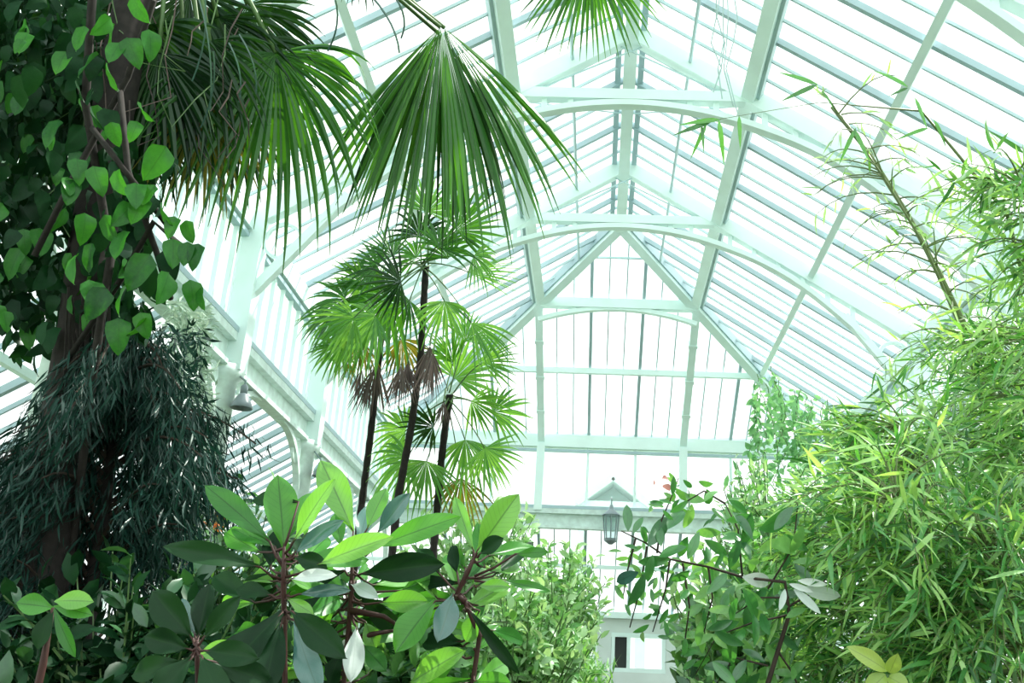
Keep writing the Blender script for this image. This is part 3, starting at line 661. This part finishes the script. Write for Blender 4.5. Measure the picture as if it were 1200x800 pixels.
# ---- dark weeping conifer, lower left
con = thing('weeping_conifer', 'dark weeping conifer with drooping sprays at lower left', 'conifer', ground(pt(148, 600, 4.2)))
top = pt(150, 395, 4.2); MB().tube([Vector(con.location), (Vector(con.location)+top)/2+Vector((.03, 0, 0)), top], [.06, .045, .012], 8).build('trunk', M['trunk'], con, True)
gs = [leaf_geo(1, .10, 'lance', 3, .1, .25, 0, 1)]
for k in range(240):
    t = R.random(); y0 = 395+t*420; root = top+(Vector(con.location)-top)*max(0, min(.95, (y0-395)/520.0))
    side = R.choice((-1, -1, 1)); reach = (40+100*min(1, t*2.2))*(1.45 if side < 0 else (1.1 if t < .35 else .55))*R.uniform(.5, 1.1)
    e = pt(150+side*reach, y0+R.uniform(10, 60), 4.15+R.uniform(-.6, .7))
    pth = bez(root, (root+e)/2+Vector((0, 0, .18)), e, 7)
    br = MB().tube(pth, [.010, .009, .008, .007, .006, .005, .004, .003], 4).build('branch', M['wood'], con)
    B = Batch()
    for p in pth[2:]:
        for q in range(34):
            st = p+rv(.07)+Vector((0, 0, -R.uniform(0, .12))); dr = Vector((0, 0, -1))+rv(.55)+(e-root).normalized()*.35
            B.add(gs[0], frame(st, dr, rv(), R.uniform(.035, .12)))
    fo = B.build('needle_spray', M['cypress'], None); fo.parent = br; fo.location = (0, 0, 0)
# low wisp of the conifer reaching right across the aisle roof
for (x0, y0, x1, y1) in [(165, 470, 300, 520), (160, 500, 250, 500), (170, 440, 215, 560), (160, 420, 120, 470), (160, 520, 270, 560), (150, 450, 80, 520), (150, 480, 60, 560), (160, 560, 240, 620)]:
    a, b = pt(x0, y0, 4.3), pt(x1, y1, 4.5); pth = bez(a, (a+b)/2+Vector((0, 0, .1)), b, 8)
    br = MB().tube(pth, .005, 4).build('branch', M['wood'], con); B = Batch()
    for p in pth[1:]:
        for q in range(26):
            B.add(gs[0], frame(p+rv(.06), Vector((0, 0, -1))+rv(.7)+(b-a).normalized()*.5, rv(), R.uniform(.04, .10)))
    fo = B.build('needle_spray', M['cypress'], None); fo.parent = br; fo.location = (0, 0, 0)

# ---- lichen covered creeper on the left column
lx = thing('pale_creeper', 'pale grey wispy creeper tuft clinging to the left column', 'creeper', at_x(228, 478, -XE+.2))
B = Batch(); gl_ = leaf_geo(1, .22, 'lance', 2, .1, .3, 0, 1)
for i in range(1500):
    x = R.gauss(222, 14); y = R.uniform(352, 480)
    if abs(x-222) > 32: continue
    B.add(gl_, frame(at_x(x, y, -XE+R.uniform(.1, .35)), rv()+Vector((0, 0, -.5)), rv(), R.uniform(.05, .16)))
B.build('foliage', M['moss'], lx)
B = Batch()
for i in range(700):
    x = R.uniform(180, 240); y = R.uniform(380, 520)
    B.add(gl_, frame(at_x(x, y, -XE+R.uniform(.3, .8)), rv()+Vector((0, 0, -.8)), rv(), R.uniform(.05, .16)))
B.build('dark_foliage', M['cypress'], lx)
MB().tube([at_x(222, y, -XE+.15) for y in (345, 400, 440, 485)], .02, 6).build('stem', M['wood'], lx)

# ---- generic leafy bush
def bush(name, label, cat, cpx, d, rx, ry, rz, n_twig, per, L, shape, wid, mats, n_ind, group=None, up=.25, ns=3, bend=.25, dark_d=None, tw=.5, droop=0.):
    c = pt(cpx[0], cpx[1], d); t = thing(name, label, cat, ground(c), group)
    st = MB(); root = Vector(t.location)
    gm = leaf_geo(1, wid, shape, ns, .15, bend, .05, 1); mes = [geo_mesh('leaf', leaf_geo(1, wid, shape, ns+1, .15, b, .08, 1)) for b in (bend*.4, bend, bend*1.6) for _ in range(len(mats))]
    for i, me in enumerate(mes): me.materials.append(M[mats[i % len(mats)]])
    items = []
    for k in range(n_twig):
        u = rv(); rad = R.random()**.45
        e = c+RGT*(u.x*rx*rad)+UPV*(u.z*rz*rad)+FWD*(u.y*ry*rad)
        s0 = root+(c-root)*R.uniform(.35, .95)+Vector((R.uniform(-.1, .1)*rx, R.uniform(-.1, .1), 0)); 
        pth = bez(s0, (s0+e)/2+Vector((0, 0, R.uniform(0, .3)*rz)), e, 6)
        ln = (e-s0).length; st.tube(pth, [.009, .008, .007, .006, .005, .004, .003], 4, False)
        dirv = (pth[-1]-pth[-3]).normalized()
        for q in range(per):
            f = 1-tw*(q/per); ii = f*6; i0 = min(5, int(ii)); p = pth[i0]+(pth[i0+1]-pth[i0])*(ii-i0)
            dr = dirv*.5+rv(.9)+Vector((0, 0, up-droop)); items.append(((p-EYE).dot(FWD), frame(p+rv(.02), dr, Vector((0, 0, 1))+rv(.8)-FWD*.3, L*R.uniform(.65, 1.2)), R.randrange(len(mats)), p))
    st.build('branches', M['petiole'], t)
    items.sort(key=lambda z: z[0]); bs = [Batch() for _ in mats]; cnt = 0
    for dd, mt, mi, p in items:
        if cnt < n_ind and in_view(p):
            cnt += 1; put_leaf(mes[mi+len(mats)*R.randrange(3)], mt, None, t)
        else: bs[mi].add(gm, mt)
    for b, mm in zip(bs, mats): b.build('foliage', M[mm], t)
    return t
bush('leafy_shrub', 'pale green leafy shrub in the middle distance by the far wall', 'shrub', (655, 705), 9.0, .5, .8, .55, 150, 16, .10, 'ellipse', .45, ['bushpale', 'bushpale', 'bush'], 240, 'background shrubs')
bush('leafy_shrub', 'bright green rounded shrub behind the large leaved plant', 'shrub', (610, 745), 6.4, .50, .6, .42, 170, 16, .085, 'ellipse', .5, ['bush', 'bushpale', 'bushpale'], 260, 'background shrubs')
bush('leafy_shrub', 'feathery light shrub at the foot of the far wall', 'shrub', (672, 785), 7.2, .33, .5, .3, 110, 18, .12, 'lance', .16, ['bushpale', 'bush'], 200, 'background shrubs')
bush('leafy_shrub', 'shrub with small orange flowers left behind the large leaves', 'shrub', (262, 660), 5.6, .6, .5, .55, 110, 12, .09, 'ellipse', .5, ['bush', 'bushdark', 'bushdark'], 200, 'background shrubs')
bush('leafy_shrub', 'dark shaded shrub along the bottom left corner', 'shrub', (150, 780), 3.4, .72, .4, .42, 190, 14, .10, 'ellipse', .45, ['bushdark', 'vinedark', 'vinedark'], 200, 'background shrubs')
bush('leafy_shrub', 'dark shrub under the large leaved plant', 'shrub', (440, 775), 3.9, .55, .4, .36, 150, 14, .10, 'ellipse', .42, ['bushdark', 'bush'], 200, 'background shrubs')
bush('leafy_shrub', 'pale airy shrub behind the yellowish palm', 'shrub', (560, 640), 9.6, .75, .5, .5, 80, 14, .12, 'ellipse', .45, ['bushpale'], 150, 'background shrubs')
fl = thing('flower_spray', 'small orange flower spray above the leaves left of centre', 'flower', pt(257, 628, 5.3))
MB().tube([pt(257, 628, 5.3), pt(255, 615, 5.3), pt(256, 598, 5.3)], .004, 4).build('stalk', M['petiole'], fl)
fm = geo_mesh('petal', leaf_geo(1, .45, 'ellipse', 3, .1, .3, 0, 1)); fm.materials.append(M['flower'])
for i in range(26): put_leaf(fm, frame(pt(R.gauss(256, 5), R.uniform(597, 626), 5.3), rv()+Vector((0, 0, .3)), rv(), R.uniform(.025, .05)), None, fl, 'petal')
for i in range(8): put_leaf(fm, frame(pt(R.gauss(238, 5), R.uniform(600, 612), 5.3), rv(), rv(), R.uniform(.02, .04)), None, fl, 'petal')

# ---- large leaved foreground plants: base px, tip px, width px, material, depth offset of the tip
def bigplant(label, stems, d, leaves, fill=0):
    sp0 = stems[0]; leaves = list(leaves)
    for k in range(fill):
        j = R.randrange(len(sp0)-1); f = R.random(); x = sp0[j][0]+(sp0[j+1][0]-sp0[j][0])*f; y = sp0[j][1]+(sp0[j+1][1]-sp0[j][1])*f
        a = math.radians(R.uniform(-25, 205)); l = R.uniform(45, 95); ox, oy = R.uniform(-25, 25), R.uniform(-5, 25)
        leaves.append((x, y, x+ox+12*math.cos(a), y+oy-12*math.sin(a), x+ox+l*math.cos(a), y+oy-l*.75*math.sin(a), R.uniform(20, 30), 'fill', R.uniform(.15, .55)))
    g = ground(pt(stems[0][0][0], stems[0][0][1], d)); t = thing('large_leaved_shrub', label, 'shrub', g, 'large leaved shrubs in front')
    for j, sp in enumerate(stems):
        P3 = [pt(x, y, d) for x, y in sp]
        if j == 0: P3 = [g]+P3
        MB().tube(P3, [.011]+[.0075]*(len(P3)-2)+[.004], 8).build('stem', M['redstem'], t, True)
    for i, (nx, ny, bx, by, tx, ty, w, mm, off) in enumerate(leaves):
        dn = d+R.uniform(-.02, .02); b = pt(bx, by, d+off*.35); tp_ = pt(tx, ty, d+off); L = (tp_-b).length
        n = (-FWD*.8+UPV*R.uniform(.2, .6)+RGT*R.uniform(-.35, .35)).normalized()
        ax = (tp_-b).normalized()
        bd = R.uniform(.06, .2)
        if mm == 'fill': mm = R.choice(['big', 'big', 'bigdark', 'bigbright'])
        wv = leaf_geo(L*1.02, w*d/F_PX*1.0, 'obovate', 12, R.uniform(.05, .25), bd, .14, 3)
        me = geo_mesh('leaf', wv); me.materials.append(M[mm])
        # tilt the axis so that the bent tip lands where it should
        mt = frame(b, ax+n*bd*.55, n, 1.0); lf = put_leaf(me, mt, None, t)
        if nx is not None:
            a = pt(nx, ny, d)
            pm = MB().tube([a-b, (a-b)*.5+Vector((0, 0, -.006)), Vector((0, 0, 0)), ax*L*.25-n*.004], [.004, .0035, .003, .002], 6).mesh('petiole', True); pm.materials.append(M['redstem'])
            po = bpy.data.objects.new('petiole', pm); COL.objects.link(po); po.parent = t; po.location = b-g
    return t
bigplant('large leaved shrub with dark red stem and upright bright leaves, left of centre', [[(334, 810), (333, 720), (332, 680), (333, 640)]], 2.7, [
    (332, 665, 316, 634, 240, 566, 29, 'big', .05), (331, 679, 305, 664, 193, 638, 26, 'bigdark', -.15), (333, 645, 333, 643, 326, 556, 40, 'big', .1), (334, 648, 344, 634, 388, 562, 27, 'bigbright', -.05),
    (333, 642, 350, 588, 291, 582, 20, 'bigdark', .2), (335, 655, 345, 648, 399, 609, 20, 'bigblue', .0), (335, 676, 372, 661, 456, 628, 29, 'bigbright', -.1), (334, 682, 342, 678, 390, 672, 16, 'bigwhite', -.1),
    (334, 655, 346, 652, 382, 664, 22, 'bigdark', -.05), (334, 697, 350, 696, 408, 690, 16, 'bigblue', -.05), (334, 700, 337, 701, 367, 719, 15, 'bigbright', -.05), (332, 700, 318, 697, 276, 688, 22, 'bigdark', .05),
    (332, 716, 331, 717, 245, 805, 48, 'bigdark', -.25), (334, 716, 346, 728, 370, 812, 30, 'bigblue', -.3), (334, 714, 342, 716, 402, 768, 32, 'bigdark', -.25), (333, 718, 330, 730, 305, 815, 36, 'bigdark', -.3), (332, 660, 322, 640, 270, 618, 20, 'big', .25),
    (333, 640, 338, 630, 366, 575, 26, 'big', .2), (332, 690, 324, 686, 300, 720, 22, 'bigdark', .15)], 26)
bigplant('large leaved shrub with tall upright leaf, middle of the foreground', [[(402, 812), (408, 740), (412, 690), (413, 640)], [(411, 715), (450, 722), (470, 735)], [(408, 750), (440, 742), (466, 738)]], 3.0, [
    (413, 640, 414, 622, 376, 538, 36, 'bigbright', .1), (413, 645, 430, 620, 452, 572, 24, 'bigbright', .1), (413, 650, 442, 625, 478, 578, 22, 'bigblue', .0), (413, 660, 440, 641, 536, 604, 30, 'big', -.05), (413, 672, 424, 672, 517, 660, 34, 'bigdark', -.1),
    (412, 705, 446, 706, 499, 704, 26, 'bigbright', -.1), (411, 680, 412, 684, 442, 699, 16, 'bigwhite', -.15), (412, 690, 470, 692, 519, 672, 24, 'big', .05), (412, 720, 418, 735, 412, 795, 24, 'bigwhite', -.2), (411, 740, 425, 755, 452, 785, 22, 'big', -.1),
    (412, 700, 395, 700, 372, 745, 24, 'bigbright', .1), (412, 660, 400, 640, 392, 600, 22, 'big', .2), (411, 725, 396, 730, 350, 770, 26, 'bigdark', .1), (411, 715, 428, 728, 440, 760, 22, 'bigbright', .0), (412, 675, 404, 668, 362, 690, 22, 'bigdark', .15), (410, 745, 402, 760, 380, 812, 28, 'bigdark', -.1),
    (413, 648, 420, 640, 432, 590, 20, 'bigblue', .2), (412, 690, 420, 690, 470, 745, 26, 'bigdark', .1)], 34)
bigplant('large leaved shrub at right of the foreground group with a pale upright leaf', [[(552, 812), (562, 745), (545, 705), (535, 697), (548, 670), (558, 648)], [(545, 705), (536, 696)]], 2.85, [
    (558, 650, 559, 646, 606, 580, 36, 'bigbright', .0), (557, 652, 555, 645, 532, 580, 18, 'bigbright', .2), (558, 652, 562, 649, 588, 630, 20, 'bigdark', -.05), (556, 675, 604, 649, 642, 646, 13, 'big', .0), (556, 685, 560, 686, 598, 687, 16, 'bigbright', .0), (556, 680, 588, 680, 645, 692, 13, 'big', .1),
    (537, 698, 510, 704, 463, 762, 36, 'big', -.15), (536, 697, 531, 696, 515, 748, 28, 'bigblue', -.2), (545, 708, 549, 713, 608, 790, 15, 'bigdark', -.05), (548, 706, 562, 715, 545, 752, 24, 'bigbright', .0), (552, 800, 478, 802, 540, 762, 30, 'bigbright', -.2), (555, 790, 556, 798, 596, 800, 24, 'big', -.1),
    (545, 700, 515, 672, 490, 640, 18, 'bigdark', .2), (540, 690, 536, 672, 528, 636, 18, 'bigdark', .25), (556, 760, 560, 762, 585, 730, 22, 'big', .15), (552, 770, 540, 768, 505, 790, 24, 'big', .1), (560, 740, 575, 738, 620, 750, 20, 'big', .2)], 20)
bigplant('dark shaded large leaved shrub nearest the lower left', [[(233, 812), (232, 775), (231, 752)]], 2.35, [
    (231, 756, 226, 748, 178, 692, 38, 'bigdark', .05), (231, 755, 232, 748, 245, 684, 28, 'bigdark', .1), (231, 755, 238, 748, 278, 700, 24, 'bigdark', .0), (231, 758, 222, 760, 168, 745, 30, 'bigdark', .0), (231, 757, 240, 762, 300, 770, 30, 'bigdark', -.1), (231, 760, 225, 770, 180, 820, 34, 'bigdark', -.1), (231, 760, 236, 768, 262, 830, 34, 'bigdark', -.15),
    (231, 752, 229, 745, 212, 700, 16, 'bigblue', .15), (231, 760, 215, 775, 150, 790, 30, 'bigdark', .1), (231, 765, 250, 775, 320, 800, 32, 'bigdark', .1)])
cl_ = thing('corner_leaf_plant', 'lone bright green leaf plant at the left edge', 'plant', ground(pt(50, 715, 2.6)))
MB().tube([Vector(cl_.location), pt(50, 780, 2.6), pt(62, 712, 2.6)], [.012, .01, .005], 6).build('stem', M['redstem'], cl_, True)
for (bx, by, tx, ty, w, mm) in [(64, 704, 104, 702, 18, 'bigbright'), (63, 710, 104, 718, 14, 'big'), (62, 712, 20, 705, 20, 'big'), (62, 714, 40, 760, 18, 'bigdark'), (63, 712, 85, 770, 12, 'big')]:
    b, e = pt(bx, by, 2.6), pt(tx, ty, 2.55); me = geo_mesh('leaf', leaf_geo((e-b).length, w*2.6/F_PX*1.3, 'obovate', 8, .15, .15, .05, 2)); me.materials.append(M[mm]); put_leaf(me, frame(b, e-b, -FWD+UPV*.6), None, cl_)

# ---- glossy branch reaching in from the right
cam_b = thing('glossy_leaved_shrub', 'glossy leaved shrub with a bare branch reaching left towards the lantern', 'shrub', ground(pt(900, 760, 3.3)))
d = 3.3; rootp = Vector(cam_b.location)
mainb = [(900, 800), (925, 720), (920, 682), (870, 676), (830, 664), (785, 655), (755, 635), (728, 622)]
MB().tube([rootp]+[pt(x, y, d) for x, y in mainb], [.012, .009, .007, .006, .005, .004, .0035, .003, .002], 7).build('branch', M['wood'], cam_b, True)
subs = [[(785, 655), (780, 690), (765, 740)], [(770, 648), (775, 610), (790, 575), (795, 560)], [(870, 676), (865, 620), (850, 590)], [(925, 720), (880, 730), (840, 745), (815, 790)], [(900, 690), (930, 640), (935, 590)], [(830, 664), (835, 700), (825, 740)], [(925, 700), (890, 700), (860, 720)], [(910, 760), (930, 790), (940, 820)], [(900, 780), (860, 770), (840, 800)], [(925, 710), (960, 690), (985, 650)], [(850, 590), (825, 575), (800, 590)], [(758, 640), (750, 690), (738, 735)], [(800, 660), (808, 710), (800, 770)], [(745, 630), (735, 670), (730, 700)]]
for sb in subs: MB().tube([pt(x, y, d+.02*i) for i, (x, y) in enumerate(sb)], [.004, .003, .002, .0015][:len(sb)], 5).build('branch', M['wood'], cam_b, True)
cm = {mm: [] for mm in ('camellia', 'bigblue', 'bigwhite', 'bush', 'bushdark', 'redleaf', 'yellow')}
for mm in cm:
    for bnd in (.1, .3):
        me = geo_mesh('leaf', leaf_geo(1, .26 if mm == 'bigwhite' else .34, 'ellipse', 7, .16, bnd, .05, 1)); me.materials.append(M[mm]); cm[mm].append(me)
hand = [(736, 622, 735, 592, 1), (742, 625, 752, 605, 1), (760, 640, 782, 606, 1), (775, 640, 772, 615, 1), (783, 620, 800, 596, 1), (785, 600, 806, 590, 1), (778, 590, 762, 588, 1), (788, 580, 790, 560, 1), (785, 655, 750, 660, 1), (765, 650, 758, 680, 1), (748, 670, 722, 682, 2), (755, 672, 742, 710, 1), (770, 676, 766, 690, 4), (772, 652, 800, 640, 1), (806, 655, 818, 625, 1), (796, 652, 804, 632, 1), (825, 660, 836, 638, 1), (838, 664, 848, 648, 1), (855, 665, 866, 636, 1), (852, 672, 834, 690, 1), (808, 668, 788, 682, 1), (845, 632, 872, 628, 1), (870, 676, 905, 682, 3), (925, 684, 950, 692, 3), (930, 690, 960, 716, 3), (920, 690, 915, 712, 3), (935, 680, 968, 684, 3), (938, 688, 985, 700, 3), (870, 690, 895, 725, 1), (838, 740, 868, 755, 1), (866, 728, 838, 738, 1), (862, 745, 850, 780, 1), (835, 775, 860, 800, 1), (880, 600, 872, 640, 1), (890, 620, 930, 600, 1), (905, 640, 935, 638, 4), (858, 600, 885, 625, 1), (785, 575, 778, 566, 6), (766, 568, 768, 561, 6), (776, 561, 786, 557, 6)]
kinds = {1: 'camellia', 2: 'bigblue', 3: 'bigwhite', 4: 'bush', 6: 'redleaf'}
for bx, by, tx, ty, kd in hand:
    b, e = pt(bx, by, d-.05), pt(tx, ty, d+R.uniform(-.12, .08)); put_leaf(R.choice(cm[kinds[kd]]), frame(b, e-b, -FWD+UPV*R.uniform(0, .8)+rv(.4), (e-b).length*1.1), None, cam_b)
for i in range(210):
    sb = R.choice(subs); j = R.randrange(len(sb)-1); f = R.random(); x = sb[j][0]+(sb[j+1][0]-sb[j][0])*f; y = sb[j][1]+(sb[j+1][1]-sb[j][1])*f
    p = pt(x+R.gauss(0, 10), y+R.gauss(0, 10), d+R.uniform(-.05, .3)); put_leaf(R.choice(cm[R.choice(['camellia', 'camellia', 'bush', 'bush'])]), frame(p, rv()+Vector((-.3, 0, -.2)), -FWD+UPV*.5+rv(.7), R.uniform(.035, .065) if x < 815 else R.uniform(.06, .11)), None, cam_b)
bush('leafy_shrub', 'dense deep green shrub below the glossy branch', 'shrub', (885, 735), 4.6, .42, .5, .5, 170, 16, .10, 'ellipse', .42, ['bush', 'camellia', 'bush', 'bushpale'], 260, 'shrubs on the right')
bush('leafy_shrub', 'fine leaved pale shrub under the hanging creeper on the right', 'shrub', (905, 600), 7.0, .5, .5, .5, 120, 14, .09, 'ellipse', .35, ['bushpale', 'bush', 'bushpale', 'creeper'], 240, 'shrubs on the right')
bush('leafy_shrub', 'low dark shrub along the bottom edge right of centre', 'shrub', (870, 812), 4.2, .38, .3, .2, 90, 14, .09, 'ellipse', .36, ['bush', 'bushdark', 'bushpale'], 200, 'shrubs on the right')

# ---- bamboo on the right
gb = leaf_geo(1, .115, 'lance', 4, .14, .2, 0, 1)
bm = {}
for mm in ('bamboo', 'bamboodark', 'bushpale'):
    bm[mm] = []
    for bnd in (.05, .2, .4):
        me = geo_mesh('leaf', leaf_geo(1, .115, 'lance', 5, .14, bnd, 0, 1)); me.materials.append(M[mm]); bm[mm].append(me)
def bamboo(label, path, d0, d1, rad, nbr, reach, mats, n_ind, y_rng=(0, 1), per=9, L=(.10, .19), left=.6):
    P3 = [pt(x, y, d0+(d1-d0)*i/(len(path)-1)) for i, (x, y) in enumerate(path)]
    g = ground(P3[0]); t = thing('bamboo', label, 'bamboo', g, 'bamboo culms on the right')
    fine = []
    ctrl = [g]+P3
    for a, b in zip(ctrl, ctrl[1:]):
        n = max(2, int((b-a).length/.12))
        for i in range(n): fine.append(a+(b-a)*(i/n))
    fine.append(ctrl[-1]); nf = len(fine)
    MB().tube(fine, [rad*(1-.75*i/nf)*(1.18 if i % 3 == 0 else 1) for i in range(nf)], 8).build('culm', M['culm'], t, True)
    tot = [P3[0]]; tw = MB(); bs = {m_: Batch() for m_ in mats}; items = []
    for k in range(int(nbr*1.35)):
        u = R.uniform(*y_rng)*(len(P3)-1); i0 = min(len(P3)-2, int(u)); p = P3[i0]+(P3[i0+1]-P3[i0])*(u-i0)
        dr = (RGT*R.gauss(-left, .75)+FWD*R.gauss(-.1, .6)+Vector((0, 0, R.uniform(-.1, .75)))).normalized(); ln = reach*R.uniform(.35, 1.1)
        e = p+dr*ln+Vector((0, 0, -.35*ln)); pth = bez(p, p+dr*ln*.6+Vector((0, 0, .1*ln)), e, 5); tw.tube(pth, [.004, .0035, .003, .0025, .002, .0015], 4, False)
        for q in range(per):
            f = 1-.75*q/per; ii = f*5; j = min(4, int(ii)); pp = pth[j]+(pth[j+1]-pth[j])*(ii-j)
            ld = (e-p).normalized()*.7+rv(.85)-RGT*.35*left+Vector((0, 0, R.uniform(-.3, .25))); mm = R.choice(mats)
            items.append(((pp-EYE).dot(FWD), frame(pp, ld, Vector((0, 0, 1))+rv(.8)-FWD*.3, .86*R.uniform(*L)), mm, pp))
    tw.build('branches', M['culm'], t)
    items.sort(key=lambda z: z[0]); c = 0
    for dd, mt, mm, p in items:
        if c < n_ind and in_view(p): c += 1; put_leaf(R.choice(bm[mm]), mt, None, t)
        else: bs[mm].add(gb, mt)
    for mm, b in bs.items(): b.build('foliage', M[mm], t)
    return t
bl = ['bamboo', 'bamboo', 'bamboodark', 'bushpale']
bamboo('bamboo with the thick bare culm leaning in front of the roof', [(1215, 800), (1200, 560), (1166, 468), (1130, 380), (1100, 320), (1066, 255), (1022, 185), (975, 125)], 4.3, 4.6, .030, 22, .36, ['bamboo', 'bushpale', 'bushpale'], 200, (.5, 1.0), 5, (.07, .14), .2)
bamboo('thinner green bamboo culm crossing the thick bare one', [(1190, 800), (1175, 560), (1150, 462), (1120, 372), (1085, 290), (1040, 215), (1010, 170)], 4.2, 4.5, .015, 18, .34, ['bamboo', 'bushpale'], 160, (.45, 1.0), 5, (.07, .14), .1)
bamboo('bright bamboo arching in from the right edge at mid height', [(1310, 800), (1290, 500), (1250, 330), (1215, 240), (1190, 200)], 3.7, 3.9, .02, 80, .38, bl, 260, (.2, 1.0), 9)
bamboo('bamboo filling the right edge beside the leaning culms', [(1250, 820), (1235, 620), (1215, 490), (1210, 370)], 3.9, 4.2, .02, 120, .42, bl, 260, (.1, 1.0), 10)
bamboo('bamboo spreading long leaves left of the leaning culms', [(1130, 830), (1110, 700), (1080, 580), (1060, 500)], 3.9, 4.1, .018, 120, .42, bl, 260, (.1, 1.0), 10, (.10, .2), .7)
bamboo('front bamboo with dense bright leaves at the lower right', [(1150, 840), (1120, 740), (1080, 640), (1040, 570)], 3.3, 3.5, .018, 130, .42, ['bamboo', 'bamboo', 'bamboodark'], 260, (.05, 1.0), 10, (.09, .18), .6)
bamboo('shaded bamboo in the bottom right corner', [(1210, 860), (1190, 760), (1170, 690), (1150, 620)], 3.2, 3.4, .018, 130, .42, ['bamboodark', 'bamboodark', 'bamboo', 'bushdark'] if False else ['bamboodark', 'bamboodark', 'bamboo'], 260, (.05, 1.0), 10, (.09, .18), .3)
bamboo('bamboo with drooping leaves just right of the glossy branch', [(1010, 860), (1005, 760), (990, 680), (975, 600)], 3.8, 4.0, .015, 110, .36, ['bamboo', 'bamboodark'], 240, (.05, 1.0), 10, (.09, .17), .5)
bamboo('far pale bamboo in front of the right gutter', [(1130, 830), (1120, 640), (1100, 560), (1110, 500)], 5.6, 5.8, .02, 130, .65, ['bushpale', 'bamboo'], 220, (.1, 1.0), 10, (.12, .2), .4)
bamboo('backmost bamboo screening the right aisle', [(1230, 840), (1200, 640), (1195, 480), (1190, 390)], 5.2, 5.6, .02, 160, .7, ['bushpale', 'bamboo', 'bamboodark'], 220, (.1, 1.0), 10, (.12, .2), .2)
# sprigs of drooping leaves hanging in front of the roof
sg = thing('bamboo_spray', 'thin bamboo spray with drooping leaves in front of the upper roof', 'bamboo', ground(pt(1240, 800, 4.0)))
MB().tube([Vector(sg.location), pt(1245, 500, 4.0), pt(1180, 250, 4.0), pt(1080, 130, 4.0), pt(960, 120, 4.0), pt(870, 135, 4.0), pt(830, 142, 4.0)], [.014, .012, .008, .005, .0015, .001, .001], 6).build('culm', M['culm'], sg, True)
for bx, by, tx, ty in [(845, 140, 797, 143), (835, 142, 788, 158), (828, 145, 812, 180), (822, 146, 826, 176), (842, 140, 850, 188), (866, 135, 868, 172), (958, 99, 912, 83), (958, 99, 915, 118), (962, 106, 980, 122), (1064, 102, 1028, 78), (1064, 103, 1044, 110), (1072, 114, 1088, 152), (1094, 140, 1112, 168), (1088, 150, 1056, 158), (1200, 180, 1166, 152), (1100, 195, 1085, 192), (1112, 190, 1138, 200), (1003, 150, 985, 185), (1000, 150, 1020, 190), (1040, 235, 1060, 250)]:
    b, e = pt(bx, by, 4.0), pt(tx, ty, 3.95); put_leaf(R.choice(bm['bamboodark']), frame(b, e-b, -FWD+rv(.4), (e-b).length), None, sg)
# pale yellow leaf plant at the bottom
yl = thing('yellow_leaf_plant', 'pale yellow green broad leaves low at the bottom right', 'plant', ground(pt(1030, 800, 3.0)))
MB().tube([Vector(yl.location), pt(1035, 815, 3.0), pt(1040, 790, 3.0)], [.012, .01, .006], 6).build('stem', M['petiole'], yl, True)
for bx, by, tx, ty, w in [(1040, 786, 1000, 757, 16), (1038, 790, 1015, 812, 18), (1042, 788, 1052, 770, 14), (1040, 792, 1065, 805, 16)]:
    b, e = pt(bx, by, 3.0), pt(tx, ty, 2.95); me = geo_mesh('leaf', leaf_geo((e-b).length, w*3/F_PX*1.3, 'ellipse', 8, .15, .2, .05, 2)); me.materials.append(M['yellow']); put_leaf(me, frame(b, e-b, -FWD+UPV*.6), None, yl)
# ---- creeper hanging from the right hand hip
cr = thing('hanging_creeper', 'small leaved creeper trailing down the right hip rafter', 'creeper', at_y(935, 500, 17.0))
B = Batch(); gc = leaf_geo(1, .5, 'ellipse', 3, .12, .25, 0, 1); cme = geo_mesh('leaf', leaf_geo(1, .5, 'ellipse', 4, .12, .25, 0, 1)); cme.materials.append(M['creeper']); ci = 0
for k in range(34):
    x0 = R.uniform(885, 1010); y0 = 425+(abs(x0-905)*.55)+R.uniform(0, 50); Yd = R.uniform(15.2, 17.0); a = at_y(x0, y0, Yd); n = R.randrange(8, 20); p = a.copy(); pts = [p.copy()]
    for j in range(n):
        p = p+Vector((R.uniform(-.05, .05), R.uniform(-.05, .05), -.09)); pts.append(p.copy())
        for q in range(2):
            mt = frame(p+rv(.05), rv()+Vector((0, 0, -.6)), rv()-FWD, R.uniform(.10, .22))
            if ci < 280: ci += 1; put_leaf(cme, mt, None, cr)
            else: B.add(gc, mt)
    MB().tube(pts, .007, 4).build('stem', M['petiole'], cr)
B.build('foliage', M['creeper'], cr)
# thin dry strands hanging from the roof
hs = thing('hanging_strand', 'thin dry climbing strand hanging from the roof at the top', 'creeper', pt(848, -20, 6.0))
for k in range(5):
    x = 838+k*5; MB().tube([pt(x+R.uniform(-8, 8), y, 6.0) for y in (-20, 20, 50, 80, 100+8*k)], .004, 4).build('strand', M['bar'], hs)
